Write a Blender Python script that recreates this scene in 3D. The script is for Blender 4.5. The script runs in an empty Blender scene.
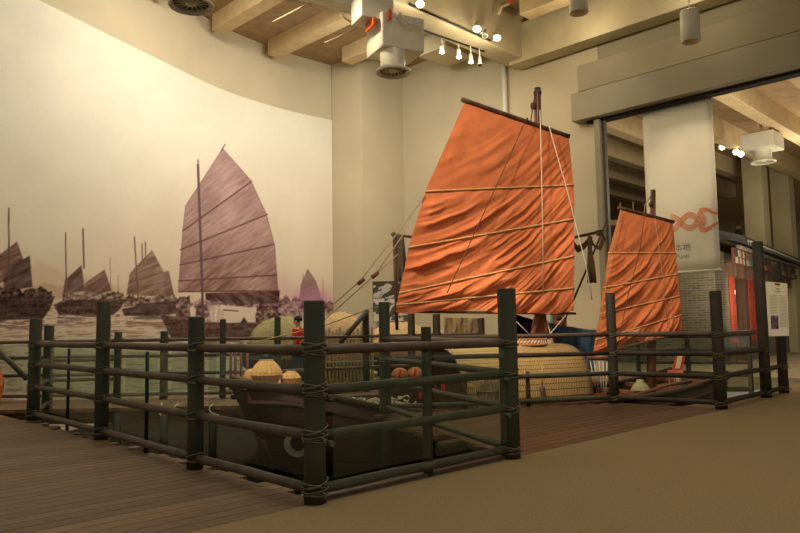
import bpy, bmesh, math, random
import numpy as np
from mathutils import Vector, Matrix
random.seed(7)
C = bpy.context.scene.collection
PI = math.pi
# ------------------------------------------------------------------ camera
F_PX, PITCH, ROLL, H = 703.9, 0.08762, 0.01495, 1.2
FW = np.array([0, math.cos(PITCH), math.sin(PITCH)])
UP0 = np.array([0, -math.sin(PITCH), math.cos(PITCH)])
RT0 = np.array([1., 0, 0])
RT = math.cos(ROLL)*RT0 - math.sin(ROLL)*UP0
UP = math.sin(ROLL)*RT0 + math.cos(ROLL)*UP0
EYE = np.array([0, 0, H])

def ray(x, y): return (x-400)*RT - (y-266.5)*UP + F_PX*FW
def gp(x, y, z=0.0):
    d = ray(x, y); return EYE + d*((z-H)/d[2])
def at(x, y, Y):
    d = ray(x, y); return EYE + d*(Y/d[1])
def on_plane(x, y, p0, n):
    d = ray(x, y); return EYE + d*(((p0-EYE) @ n)/(d @ n))
def project(P):
    v = P - EYE; dd = v @ FW
    return 400 + F_PX*(v @ RT)/dd, 266.5 - F_PX*(v @ UP)/dd

cam = bpy.data.cameras.new('camera'); co = bpy.data.objects.new('camera', cam); C.objects.link(co)
M = Matrix(((RT[0], UP[0], -FW[0], 0), (RT[1], UP[1], -FW[1], 0), (RT[2], UP[2], -FW[2], H), (0, 0, 0, 1)))
co.matrix_world = M
cam.sensor_width = 36; cam.lens = 36*F_PX/800; cam.clip_end = 200
bpy.context.scene.camera = co

# ------------------------------------------------------------------ helpers
def lin(c):
    return tuple(((v/255)/12.92 if v/255 <= .04045 else ((v/255+.055)/1.055)**2.4) for v in c)

MATS = {}
def mat(name, col, rough=.7, var=.12, scale=8, stretch=(1, 1, 1), bump=0.0, metal=0, emit=None, estr=0, attr=None, rotz=0, spec=.3, col2=None):
    m = bpy.data.materials.new(name); m.use_nodes = True; MATS[name] = m
    nt = m.node_tree; b = nt.nodes['Principled BSDF']
    b.inputs['Roughness'].default_value = rough; b.inputs['Metallic'].default_value = metal
    b.inputs['Specular IOR Level'].default_value = spec
    c = lin(col)
    tc = nt.nodes.new('ShaderNodeTexCoord'); mp = nt.nodes.new('ShaderNodeMapping')
    mp.inputs['Scale'].default_value = stretch; mp.inputs['Rotation'].default_value = (0, 0, rotz)
    nz = nt.nodes.new('ShaderNodeTexNoise'); nz.inputs['Scale'].default_value = scale; nz.inputs['Detail'].default_value = 5
    nt.links.new(tc.outputs['Object'], mp.inputs['Vector']); nt.links.new(mp.outputs['Vector'], nz.inputs['Vector'])
    cr = nt.nodes.new('ShaderNodeValToRGB')
    if col2 is None:
        lo = tuple(max(0, v*(1-var*1.6)) for v in c); hi = tuple(min(1, v*(1+var*1.6)) for v in c)
    else: lo, hi = lin(col2), c
    cr.color_ramp.elements[0].position = .3; cr.color_ramp.elements[1].position = .7
    cr.color_ramp.elements[0].color = (*lo, 1); cr.color_ramp.elements[1].color = (*hi, 1)
    nt.links.new(nz.outputs['Fac'], cr.inputs['Fac'])
    out = cr.outputs['Color']
    if attr:
        a = nt.nodes.new('ShaderNodeAttribute'); a.attribute_name = attr
        mx = nt.nodes.new('ShaderNodeMix'); mx.data_type = 'RGBA'; mx.blend_type = 'MULTIPLY'; mx.inputs['Factor'].default_value = 1
        nt.links.new(out, mx.inputs[6]); nt.links.new(a.outputs['Color'], mx.inputs[7]); out = mx.outputs[2]
    nt.links.new(out, b.inputs['Base Color'])
    if bump:
        bp = nt.nodes.new('ShaderNodeBump'); bp.inputs['Strength'].default_value = bump; bp.inputs['Distance'].default_value = .02
        nt.links.new(nz.outputs['Fac'], bp.inputs['Height']); nt.links.new(bp.outputs['Normal'], b.inputs['Normal'])
    if emit:
        b.inputs['Emission Color'].default_value = (*lin(emit), 1); b.inputs['Emission Strength'].default_value = estr
    return m

class MB:
    def __init__(s): s.v = []; s.f = []; s.c = []; s.sm = []
    def add(s, vs, fs, col=(1, 1, 1), smooth=False):
        o = len(s.v); s.v += [tuple(map(float, p)) for p in vs]
        for f in fs: s.f.append(tuple(i+o for i in f)); s.c.append(col); s.sm.append(smooth)
        return s
    def hexa(s, p8, col=(1, 1, 1)):   # bottom 4 then top 4
        return s.add(p8, [(3, 2, 1, 0), (4, 5, 6, 7), (0, 1, 5, 4), (1, 2, 6, 5), (2, 3, 7, 6), (3, 0, 4, 7)], col)
    def box(s, c, sz, ax=(1, 0), col=(1, 1, 1)):   # centre, size, plan axis
        a = np.array([ax[0], ax[1], 0]); a = a/np.linalg.norm(a); b = np.array([-a[1], a[0], 0]); k = np.array([0, 0, 1.])
        c = np.array(c, float); x, y, z = [q/2 for q in sz]
        return s.hexa([c-a*x-b*y-k*z, c+a*x-b*y-k*z, c+a*x+b*y-k*z, c-a*x+b*y-k*z, c-a*x-b*y+k*z, c+a*x-b*y+k*z, c+a*x+b*y+k*z, c-a*x+b*y+k*z], col)
    def prism(s, poly, z0, z1, col=(1, 1, 1)):
        n = len(poly); vs = [(p[0], p[1], z0) for p in poly]+[(p[0], p[1], z1) for p in poly]
        fs = [tuple(range(n-1, -1, -1)), tuple(range(n, 2*n))]+[(i, (i+1) % n, n+(i+1) % n, n+i) for i in range(n)]
        return s.add(vs, fs, col)
    def tube(s, pts, r, n=8, col=(1, 1, 1), cap=True, closed=False):
        pts = [np.array(p, float) for p in pts]; m = len(pts); vs = []
        rs = r if hasattr(r, '__len__') else [r]*m
        ref = None
        for i, p in enumerate(pts):
            if closed: t = pts[(i+1) % m]-pts[i-1]
            else: t = pts[min(i+1, m-1)]-pts[max(i-1, 0)]
            t = t/(np.linalg.norm(t)+1e-12)
            if ref is None: ref = np.array([0, 0, 1.]) if abs(t[2]) < .9 else np.array([1., 0, 0])
            a = np.cross(t, ref); a /= np.linalg.norm(a)+1e-12; b = np.cross(a, t); ref = b
            for k in range(n):
                q = 2*PI*k/n; vs.append(p+rs[i]*(math.cos(q)*a+math.sin(q)*b))
        fs = []
        for i in range(m if closed else m-1):
            j = (i+1) % m
            for k in range(n): fs.append((i*n+k, i*n+(k+1) % n, j*n+(k+1) % n, j*n+k))
        s.add(vs, fs, col, True)
        if cap and not closed:
            o = len(s.v)-m*n
            s.f += [tuple(range(o+n-1, o-1, -1)), tuple(range(o+(m-1)*n, o+m*n))]; s.c += [col]*2; s.sm += [False]*2
        return s
    def lathe(s, prof, c=(0, 0, 0), n=24, col=(1, 1, 1), sq=1.0, smooth=True):
        c = np.array(c, float); vs = []
        for r, z in prof:
            for k in range(n):
                q = 2*PI*k/n; vs.append(c+np.array([r*math.cos(q), r*math.sin(q)*sq, z]))
        fs = [(i*n+k, i*n+(k+1) % n, (i+1)*n+(k+1) % n, (i+1)*n+k) for i in range(len(prof)-1) for k in range(n)]
        s.add(vs, fs, col, smooth)
        return s
    def grid(s, P, col=(1, 1, 1)):    # P array (nv,nu,3)
        nv, nu = P.shape[:2]
        vs = P.reshape(-1, 3)
        fs = [(j*nu+i, j*nu+i+1, (j+1)*nu+i+1, (j+1)*nu+i) for j in range(nv-1) for i in range(nu-1)]
        return s.add(vs, fs, col, True)
    def build(s, name, m, parent=None, bevel=0):
        me = bpy.data.meshes.new(name); me.from_pydata(s.v, [], s.f); me.update()
        me.polygons.foreach_set('use_smooth', s.sm)
        if any(c != (1, 1, 1) for c in s.c):
            ca = me.color_attributes.new('col', 'FLOAT_COLOR', 'CORNER')
            arr = np.ones((len(me.loops), 4), np.float32); k = 0
            for f, c in zip(s.f, s.c):
                arr[k:k+len(f), :3] = c; k += len(f)
            ca.data.foreach_set('color', arr.ravel())
        ms = m if isinstance(m, (list, tuple)) else [m]
        for q in ms: me.materials.append(MATS[q] if isinstance(q, str) else q)
        o = bpy.data.objects.new(name, me); C.objects.link(o)
        if parent:
            o.parent = parent
            o.matrix_parent_inverse = Matrix.Translation(-(wloc(parent)))
        if bevel:
            b = o.modifiers.new('bevel', 'BEVEL'); b.width = bevel; b.segments = 2; b.limit_method = 'ANGLE'
        return o

WL = {}
def wloc(o):
    # only roots hold a location; a part's own world matrix is the identity
    return o.location.copy() if o.parent is None else Vector((0, 0, 0))
def tag(o, label=None, cat=None, group=None, kind=None):
    if label: o['label'] = label
    if cat: o['category'] = cat
    if group: o['group'] = group
    if kind: o['kind'] = kind
    return o
def empty(name, loc, label, cat, group=None):
    o = bpy.data.objects.new(name, None); C.objects.link(o); o.location = tuple(map(float, loc)); o.empty_display_size = .1
    return tag(o, label, cat, group)
def struct(o): o['kind'] = 'structure'; return o

# value noise
_rng = np.random.RandomState(5); _T = _rng.rand(257, 257)
def vn(x, y):
    x = np.asarray(x, float); y = np.asarray(y, float)
    xi = np.floor(x).astype(int); yi = np.floor(y).astype(int); fx = x-xi; fy = y-yi
    fx = fx*fx*(3-2*fx); fy = fy*fy*(3-2*fy); xi &= 255; yi &= 255
    x1 = (xi+1) & 255; y1 = (yi+1) & 255
    return (_T[xi, yi]*(1-fx)+_T[x1, yi]*fx)*(1-fy)+(_T[xi, y1]*(1-fx)+_T[x1, y1]*fx)*fy
def fbm(x, y, o=4): return sum(vn(x*2**k+17*k, y*2**k+31*k)/2**(k+1) for k in range(o))

# ------------------------------------------------------------------ materials
D2 = np.array([.7162, .6979]); NM = np.array([-.6979, .7162])     # along front edge / into the pit
AZ = math.atan2(D2[1], D2[0])
mat('deck_wood', (122, 98, 76), .55, .22, 6, (1, 14, 1), .15, rotz=-AZ, attr='col')
mat('walk_wood', (112, 86, 64), .5, .22, 6, (1, 14, 1), .15, rotz=-AZ, attr='col')
mat('carpet', (142, 120, 86), .95, .10, 60, bump=.3)
mat('stone_floor', (150, 135, 105), .8, .08, 2)
mat('post_green', (68, 70, 57), .55, .18, 5, (1, 1, .3), .1)
mat('rail_brown', (98, 86, 74), .45, .15, 6, bump=.05)
mat('rail_green', (78, 80, 64), .5, .15, 6, bump=.05)
mat('post_dark', (64, 58, 50), .6, .15, 5)
mat('rope_grey', (112, 108, 88), .9, .15, 30)
mat('rope_tan', (168, 148, 110), .9, .15, 30)
mat('rope_white', (222, 212, 185), .9, .1, 30)
mat('black_metal', (30, 30, 30), .4, .1, 10)
mat('steel_grey', (96, 96, 88), .4, .1, 10)
mat('wall_paint', (184, 170, 138), .9, .04, .6)
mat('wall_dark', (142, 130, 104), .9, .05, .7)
mat('beam_paint', (178, 164, 128), .85, .06, 1.2)
mat('header_grey', (136, 126, 102), .6, .06, .8)
mat('dark_gap', (40, 36, 30), .8, .1, 3)
mat('concrete_brown', (150, 124, 88), .9, .10, 3, bump=.2)
mat('joist', (196, 172, 128), .9, .06, 3)
mat('white_metal', (214, 208, 186), .5, .04, 3)
mat('orange_label', (214, 96, 40), .6, .1, 4)
mat('grille_dark', (70, 66, 54), .5, .1, 6)
mat('bulb', (255, 240, 210), .4, 0, 1, emit=(255, 236, 196), estr=14)
mat('sail_cloth', (224, 126, 78), .9, .07, 3.5, bump=.05)
mat('spar_wood', (92, 66, 50), .6, .2, 10, (1, 1, .2))
mat('mast_wood', (120, 74, 55), .55, .2, 10, (1, 1, .2))
mat('batten', (214, 172, 120), .7, .12, 10)
mat('hull_wood', (70, 46, 35), .5, .25, 5, (1, 1, 6), .15)
mat('hull_dark', (40, 36, 28), .5, .2, 5)
mat('boat_deck', (134, 78, 54), .6, .2, 6)
mat('eye_white', (214, 205, 178), .7, .05, 6)
mat('eye_black', (22, 20, 18), .5, .05, 6)
mat('mat_straw', (206, 178, 110), .8, .10, 20)
mat('straw_dull', (136, 124, 82), .9, .12, 6)
mat('straw_tan', (176, 146, 98), .9, .12, 6)
mat('basket', (230, 180, 122), .8, .12, 25)
mat('basket_grey', (142, 122, 92), .85, .2, 25)
mat('copper_weave', (186, 122, 84), .7, .2, 25)
mat('blue_cloth', (62, 92, 112), .95, .25, 5, bump=.15)
mat('black_cloth', (18, 16, 15), .95, .1, 5)
mat('net_brown', (98, 78, 58), .95, .2, 20)
mat('net_grey', (92, 82, 66), .95, .2, 20)
mat('net_pale', (158, 138, 104), .95, .2, 20)
mat('skin', (196, 140, 104), .6, .05, 8)
mat('hair', (22, 18, 16), .6, .1, 20)
mat('red_cloth', (206, 40, 36), .8, .1, 8)
mat('dark_trousers', (38, 38, 46), .9, .1, 8)
mat('red_paint', (206, 52, 34), .6, .1, 8)
mat('couplet_red', (168, 62, 42), .8, .15, 8)
mat('orange_cloth', (226, 118, 76), .8, .12, 8)
mat('cream', (224, 208, 172), .7, .08, 8)
mat('sack_tan', (204, 132, 88), .8, .15, 10)
mat('green_net', (70, 96, 70), .9, .2, 15)
mat('teal', (90, 180, 165), .6, .05, 5)
mat('board_brown', (150, 84, 54), .7, .08, 5)
mat('banner_cloth', (222, 214, 190), .9, .03, 1)
mat('emblem', (226, 146, 106), .8, .05, 5)
mat('ink', (140, 132, 115), .8, .05, 5)
mat('panel_board', (232, 220, 190), .6, .03, 4, emit=(255, 232, 180), estr=.12)  # faint glow in the board stands in for lamplight on the sign
mat('panel_photo', (120, 96, 108), .7, .9, 25)
mat('panel_edge', (176, 160, 126), .5, .05, 5)
mat('roof_tile', (44, 43, 40), .7, .2, 4)
mat('tile_end', (120, 118, 96), .7, .2, 10)
mat('carved_frieze', (122, 62, 48), .7, .3, 9, col2=(40, 38, 42))
mat('ridge_frieze', (158, 146, 122), .7, .3, 12, col2=(58, 52, 54))
mat('plaster_yellow', (150, 130, 90), .8, .08, 5)
mat('lamp_glow', (255, 220, 160), .5, 0, 1, emit=(255, 205, 130), estr=5)
mat('room_glow', (224, 196, 150), .8, .1, 3)
mat('bamboo_pale', (164, 150, 114), .7, .1, 8)
mat('wicker_orange', (206, 124, 72), .7, .15, 25)

def brick_mat():
    m = bpy.data.materials.new('grey_brick'); m.use_nodes = True; MATS['grey_brick'] = m
    nt = m.node_tree; b = nt.nodes['Principled BSDF']; b.inputs['Roughness'].default_value = .9
    uv = nt.nodes.new('ShaderNodeUVMap'); br = nt.nodes.new('ShaderNodeTexBrick')
    br.inputs['Scale'].default_value = 1; br.inputs['Brick Width'].default_value = .27; br.inputs['Row Height'].default_value = .075
    br.inputs['Mortar Size'].default_value = .010
    br.inputs['Color1'].default_value = (*lin((112, 104, 84)), 1); br.inputs['Color2'].default_value = (*lin((84, 78, 64)), 1)
    br.inputs['Mortar'].default_value = (*lin((132, 122, 98)), 1)
    nt.links.new(uv.outputs['UV'], br.inputs['Vector']); nt.links.new(br.outputs['Color'], b.inputs['Base Color'])
brick_mat()
def weave_mat(name, c1, c2, sx, sy):
    m = bpy.data.materials.new(name); m.use_nodes = True; MATS[name] = m
    nt = m.node_tree; b = nt.nodes['Principled BSDF']; b.inputs['Roughness'].default_value = .75
    uv = nt.nodes.new('ShaderNodeUVMap'); br = nt.nodes.new('ShaderNodeTexBrick'); br.inputs['Scale'].default_value = 1
    br.inputs['Brick Width'].default_value = sx; br.inputs['Row Height'].default_value = sy; br.inputs['Mortar Size'].default_value = .006
    br.inputs['Color1'].default_value = (*lin(c1), 1); br.inputs['Color2'].default_value = (*lin(tuple(v*.9 for v in c1)), 1); br.inputs['Mortar'].default_value = (*lin(c2), 1)
    bp = nt.nodes.new('ShaderNodeBump'); bp.inputs['Strength'].default_value = .6; bp.inputs['Distance'].default_value = .01; bp.invert = True
    nt.links.new(uv.outputs['UV'], br.inputs['Vector']); nt.links.new(br.outputs['Color'], b.inputs['Base Color'])
    nt.links.new(br.outputs['Fac'], bp.inputs['Height']); nt.links.new(bp.outputs['Normal'], b.inputs['Normal'])
weave_mat('mat_weave', (196, 162, 102), (112, 86, 46), .034, .075)
def set_uv(o, fn):
    me = o.data; l = me.uv_layers.new(name='UVMap')
    for lp in me.loops: l.data[lp.index].uv = fn(me.vertices[lp.vertex_index].co)

def glass_mat():
    m = bpy.data.materials.new('rail_glass'); m.use_nodes = True; MATS['rail_glass'] = m
    nt = m.node_tree; nt.nodes.remove(nt.nodes['Principled BSDF']); out = nt.nodes['Material Output']
    tr = nt.nodes.new('ShaderNodeBsdfTransparent'); tr.inputs['Color'].default_value = (.80, .90, .82, 1)
    gl = nt.nodes.new('ShaderNodeBsdfGlossy'); gl.inputs['Roughness'].default_value = .02; gl.inputs['Color'].default_value = (.9, 1, .93, 1)
    df = nt.nodes.new('ShaderNodeBsdfDiffuse'); df.inputs['Color'].default_value = (.45, .55, .42, 1)
    fr = nt.nodes.new('ShaderNodeLayerWeight'); fr.inputs['Blend'].default_value = .5
    pw = nt.nodes.new('ShaderNodeMath'); pw.operation = 'POWER'; pw.inputs[1].default_value = 4.5; nt.links.new(fr.outputs['Facing'], pw.inputs[0])
    ml = nt.nodes.new('ShaderNodeMath'); ml.operation = 'MULTIPLY_ADD'; ml.inputs[1].default_value = .85; ml.inputs[2].default_value = .05; nt.links.new(pw.outputs[0], ml.inputs[0])
    mx = nt.nodes.new('ShaderNodeMixShader'); m2 = nt.nodes.new('ShaderNodeMixShader'); m2.inputs['Fac'].default_value = .03
    nt.links.new(ml.outputs[0], mx.inputs['Fac']); nt.links.new(tr.outputs[0], mx.inputs[1]); nt.links.new(gl.outputs[0], mx.inputs[2])
    nt.links.new(mx.outputs[0], m2.inputs[1]); nt.links.new(df.outputs[0], m2.inputs[2]); nt.links.new(m2.outputs[0], out.inputs['Surface'])
glass_mat()
def water_mat():
    m = mat('water', (20, 22, 15), .6, .2, 1.5, spec=0)
    nt = m.node_tree; b = nt.nodes['Principled BSDF']; b.inputs['Coat Weight'].default_value = .22; b.inputs['Coat Roughness'].default_value = .08
    nz = nt.nodes.new('ShaderNodeTexNoise'); nz.inputs['Scale'].default_value = 3; nz.inputs['Detail'].default_value = 3
    bp = nt.nodes.new('ShaderNodeBump'); bp.inputs['Strength'].default_value = .35; bp.inputs['Distance'].default_value = .05
    nt.links.new(nz.outputs['Fac'], bp.inputs['Height']); nt.links.new(bp.outputs['Normal'], b.inputs['Normal']); nt.links.new(bp.outputs['Normal'], b.inputs['Coat Normal'])
water_mat()

# ------------------------------------------------------------------ posts in plan
P0 = gp(315, 503); P2 = gp(195, 468); P3 = gp(101, 439); P4 = gp(33, 420)
P1 = gp(511, 458); P385 = gp(385.5, 413.5); P612 = gp(614.5, 403); P720 = gp(721.5, 409); P765 = gp(766.5, 397.5); P790 = gp(784, 393)
def pl(t, m): q = P0[:2]+D2*t+NM*m; return np.array([q[0], q[1], 0])    # deck grid coordinates
WZ = -.85

# ------------------------------------------------------------------ floors
b = MB()
b.prism([pl(-9, 0), pl(-9, -14), pl(26, -14), pl(26, 0)], -.3, 0)
t7 = (P720[:2]-P0[:2]) @ D2
b.prism([pl(t7+.0, 0), pl(26, 0), pl(26, .6), pl(t7+.0, .6)], -.3, 0)
struct(b.build('floor', 'carpet'))
b = MB()      # left boardwalk planks
m = .02
while m < 11.2:
    w = .135; tend = .16+random.uniform(-.1, .12)
    if m > 7.0: tend = .1
    g = random.uniform(.72, 1.15)
    b.hexa([pl(-9, m)-[0, 0, .05], pl(tend, m)-[0, 0, .05], pl(tend, m+w)-[0, 0, .05], pl(-9, m+w)-[0, 0, .05],
            pl(-9, m)-[0, 0, .004], pl(tend, m)-[0, 0, .004], pl(tend, m+w)-[0, 0, .004], pl(-9, m+w)-[0, 0, .004]], (g, g*random.uniform(.96, 1.02), g*random.uniform(.92, 1.02)))
    m += w+.008
b.hexa([pl(-9, .02)-[0, 0, .3], pl(.0, .02)-[0, 0, .3], pl(.0, 11)-[0, 0, .3], pl(-9, 11)-[0, 0, .3],
        pl(-9, .02)-[0, 0, .055], pl(.0, .02)-[0, 0, .055], pl(.0, 11)-[0, 0, .055], pl(-9, 11)-[0, 0, .055]], (.12, .11, .1))
struct(b.build('floor_boardwalk_left', 'deck_wood'))
# right boardwalk: planks between front edge and the railing P385-P612-P720
t1 = (P1[:2]-P0[:2]) @ D2
def tm(p): q = p[:2]-P0[:2]; return q @ D2, q @ NM
polyR = [tm(P1), tm(P720), tm(P612), tm(P385)]
polyR = [(polyR[0][0], 0), (polyR[1][0]-.05, 0), (polyR[1][0], max(.1, polyR[1][1]))] + polyR[2:]
def span(m):
    xs = []
    n = len(polyR)
    for i in range(n):
        a, c = polyR[i], polyR[(i+1) % n]
        if (a[1]-m)*(c[1]-m) < 0: xs.append(a[0]+(m-a[1])/(c[1]-a[1])*(c[0]-a[0]))
    return (min(xs), max(xs)) if len(xs) > 1 else None
b = MB(); m = .02
while m < 6:
    sp = span(m+.05)
    if sp:
        w = .135; g = random.uniform(.72, 1.15); t0 = sp[0]-.05+random.uniform(-.22, .12); te = sp[1]+.08
        c = (g, g*random.uniform(.95, 1.02), g*random.uniform(.92, 1.02))
        b.hexa([pl(t0, m)-[0, 0, .05], pl(te, m)-[0, 0, .05], pl(te, m+w)-[0, 0, .05], pl(t0, m+w)-[0, 0, .05],
                pl(t0, m)-[0, 0, .004], pl(te, m)-[0, 0, .004], pl(te, m+w)-[0, 0, .004], pl(t0, m+w)-[0, 0, .004]], c)
        b.hexa([pl(sp[0]+.1, m)-[0, 0, .3], pl(te-.1, m)-[0, 0, .3], pl(te-.1, m+w+.008)-[0, 0, .3], pl(sp[0]+.1, m+w+.008)-[0, 0, .3],
                pl(sp[0]+.1, m)-[0, 0, .055], pl(te-.1, m)-[0, 0, .055], pl(te-.1, m+w+.008)-[0, 0, .055], pl(sp[0]+.1, m+w+.008)-[0, 0, .055]], (.12, .11, .1))
    m += .143
struct(b.build('floor_boardwalk_right', 'walk_wood'))
b = MB().hexa([pl(.0, .0)-[0, 0, .28], pl(t1, .0)-[0, 0, .28], pl(t1, .11)-[0, 0, .28], pl(.0, .11)-[0, 0, .28], pl(.0, .0)+[0, 0, .03], pl(t1, .0)+[0, 0, .03], pl(t1, .11)+[0, 0, .03], pl(.0, .11)+[0, 0, .03]])
struct(b.build('trim_1', 'rail_brown', bevel=.01))
# far pier
b = MB()
def plankrow(a, d, w0, w1, L, zt=-.006, pw=.14):
    d = np.array(d)/np.linalg.norm(d); n = np.array([-d[1], d[0]]); s = 0
    while s < L:
        g = random.uniform(.75, 1.15); q = [a+d*s+n*w0, a+d*(s+pw)+n*w0, a+d*(s+pw)+n*w1, a+d*s+n*w1]
        b.hexa([(*p, zt-.06) for p in q]+[(*p, zt) for p in q], (g*1.15, g*1.05, g*.95)); s += pw+.01
plankrow(np.array([-8.6, 11.35]), (1, .03), 0, 1.6, 6.6)
plankrow(np.array([-2.05, 12.35]), (.904, .427), 0, 1.15, 8.5)
b.hexa([(-8.6, 11.4, -.25), (-2, 11.55, -.25), (-2, 11.65, -.25), (-8.6, 11.5, -.25), (-8.6, 11.4, -.07), (-2, 11.55, -.07), (-2, 11.65, -.07), (-8.6, 11.5, -.07)], (.5, .45, .4))
pier = b.build('floor_pier_far', 'deck_wood'); struct(pier)
pil = MB()
for px, Y in ((117, 11.5), (164, 11.5), (213, 11.55), (262, 11.6)):
    p = at(px, 420, Y); pil.tube([(p[0], p[1], WZ-.2), (p[0], p[1], -.08)], .065, 10)
pil.build('pile', 'post_green', pier)
b = MB().prism([(-3.2, 15.6), (-1.9, 13.6), (6.6, 17.6), (3.5, 20.7), (.3, 23.7), (-1.2, 22.5), (-2.3, 23.2), (-3.4, 22.3)], -.3, -.01)
struct(b.build('floor_quay', 'stone_floor'))
b = MB().add([(-6, 7.5, WZ), (-.6, 5.3, WZ), (8, 8.5, WZ), (9, 14.6, WZ), (.2, 23.4, WZ), (-1.2, 22.1, WZ), (-2.4, 22.6, WZ), (-3.6, 21.6, WZ), (-5.0, 19.8, WZ), (-6.1, 17.4, WZ), (-7.2, 14.8, WZ), (-7.9, 12.5, WZ), (-8.2, 9, WZ)], [tuple(range(13))])
w = b.build('water', 'water'); tag(w, 'dark still water in the pit around the junk', 'water', kind='stuff')
# floor of the gallery beyond the opening
b = MB().prism([(4.7, 19.5), (8.8, 15.3), (30, 15.3), (30, 48), (4.7, 48)], -.3, -.012)
struct(b.build('floor_gallery', 'stone_floor'))

# ------------------------------------------------------------------ walls
arc = [(-8.5, 9.0), (-8.45, 11.4), (-8.05, 13.4), (-7.42, 15.0), (-6.35, 17.6), (-5.2, 20.2), (-3.75, 22.15), (-2.24, 23.5)]
def crom(P, n=10):
    P = [np.array(p, float) for p in P]; P = [2*P[0]-P[1]]+P+[2*P[-1]-P[-2]]; out = []
    for i in range(1, len(P)-2):
        for k in range(n):
            t = k/n; a, q, c, d = P[i-1:i+3]
            out.append(.5*((2*q)+(-a+c)*t+(2*a-5*q+4*c-d)*t*t+(-a+3*q-3*c+d)*t**3))
    out.append(P[-2]); return np.array(out)
AC = crom(arc, 12)
CZ = 10.25
def sheet(name, pts, z0, z1, m, th=.15, off=0):
    pts = [np.array(p, float)[:2] for p in pts]; n = len(pts); nn = []
    for i in range(n):
        t = pts[min(i+1, n-1)]-pts[max(i-1, 0)]; t /= np.linalg.norm(t); nn.append(np.array([-t[1], t[0]]))
    inn = [p+q*off for p, q in zip(pts, nn)]; out = [p+q*(off+th) for p, q in zip(pts, nn)]
    vs = [(*p, z0) for p in inn]+[(*p, z1) for p in inn]+[(*p, z1) for p in out]+[(*p, z0) for p in out]; fs = []
    for r in range(4):
        for i in range(n-1): fs.append((r*n+i, r*n+i+1, ((r+1) % 4)*n+i+1, ((r+1) % 4)*n+i))
    fs += [(0, n, 2*n, 3*n), (n-1, 4*n-1, 3*n-1, 2*n-1)]
    mb = MB().add(vs, fs, smooth=False); return struct(mb.build(name, m))
MZ = 8.31
sheet('wall_left', AC, -1.2, CZ, 'wall_paint', .2, .03)
K = [(-2.24, 23.5), (-1.19, 22.7), (.17, 24.06)]
sheet('wall_back', K, -1.2, CZ, 'wall_paint', .2, .0)
WR = 24.23
def wr(px_ratio):  # point of right wall plane seen at X/Y = ratio
    D = WR/(1+px_ratio); return np.array([px_ratio*D, D])
OP0 = np.array([5.5, 18.73]); OP1 = np.array([12.5, 11.73]); HB = 6.74
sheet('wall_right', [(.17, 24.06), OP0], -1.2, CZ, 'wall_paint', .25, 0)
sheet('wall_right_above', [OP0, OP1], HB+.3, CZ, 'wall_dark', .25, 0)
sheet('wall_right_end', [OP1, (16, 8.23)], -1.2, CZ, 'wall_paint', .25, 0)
# header boxes over the opening
dB = np.array([.7071, -.7071]); nB = np.array([-.7071, -.7071])
def hbox(name, a, c, z0, z1, p0, p1, m):
    q = [a+nB*p0, c+nB*p0, c+nB*p1, a+nB*p1]
    return struct(MB().hexa([(*p, z0) for p in q[::-1]]+[(*p, z1) for p in q[::-1]]).build(name, m, bevel=.015))
HA = wr(.262)
hbox('trim_2', HA, OP1, HB+.05, HB+.83, -.25, .34, 'header_grey')
hbox('trim_3', HA+dB*.15, OP1, HB+.88, HB+1.62, -.02, .22, 'wall_dark')
hbox('trim_4', HA+dB*.3, OP1, HB-.03, HB+.05, -.2, .1, 'dark_gap')
# door guide at the left jamb
q = OP0
b = MB().box((q[0]-.02, q[1]-.02, HB/2-.1), (.16, .34, HB+.2), dB)
struct(b.build('trim_5', 'header_grey'))
b = MB().box((*(q+dB*.14), HB/2), (.03, .12, HB), dB)
struct(b.build('trim_6', 'steel_grey'))
# vertical pipe on the right wall
p = wr(.1605)
b = MB().tube([(p[0]-.1, p[1]-.1, -.2), (p[0]-.1, p[1]-.1, 9.6)], .075, 10)
struct(b.build('trim_7', 'white_metal'))

# ceiling, joists, beams
b = MB().prism([(-9.5, 3), (9, 3), (16.5, 8.2), (.3, 24.6), (-9.5, 24.6)], CZ, CZ+.2)
struct(b.build('ceiling', 'concrete_brown'))
for i, cval in enumerate((5.84, 8.04, 10.24, 12.44, 14.5)):      # n.(x,y) with n=(.7071,.7071)
    base = np.array([.7071, .7071])*cval
    ip = np.argmin(np.abs(AC @ np.array([.7071, .7071])-cval)); sa = AC[ip] @ dB+.35; se = -17.12*.7071
    if i == 4: sa = (np.array([-.65, 23.1]) @ dB)
    cc = base+dB*(sa+se)/2
    struct(MB().box((cc[0], cc[1], CZ-.24), (se-sa, .42, .48), dB).build('ceiling_joist', 'joist'))
def beam(name, a, c, w, z0, z1, side, m='beam_paint'):
    a = np.array(a, float); c = np.array(c, float); d = (c-a)/np.linalg.norm(c-a); n = np.array([d[1], -d[0]])*side
    q = [a, c, c+n*w, a+n*w]
    if side > 0: q = q[::-1]
    return struct(MB().hexa([(*p, z0) for p in q]+[(*p, z1) for p in q]).build(name, m, bevel=.02))
beam('ceiling_beam', (-8.05, 9.0), (3.55, 20.6), .70, 8.9, CZ, 1)
beam('ceiling_beam', (3.27, 19.98), (11.4, 11.85), .55, 8.8, CZ-.3, -1)
beam('ceiling_beam', (3.27+.1, 18.6), (10.5, 11.47), .5, 9.7, CZ, -1, 'joist')
beam('ceiling_beam', (1.2, 15.4), (7.4, 9.2), .6, 9.4, CZ, -1)

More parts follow.
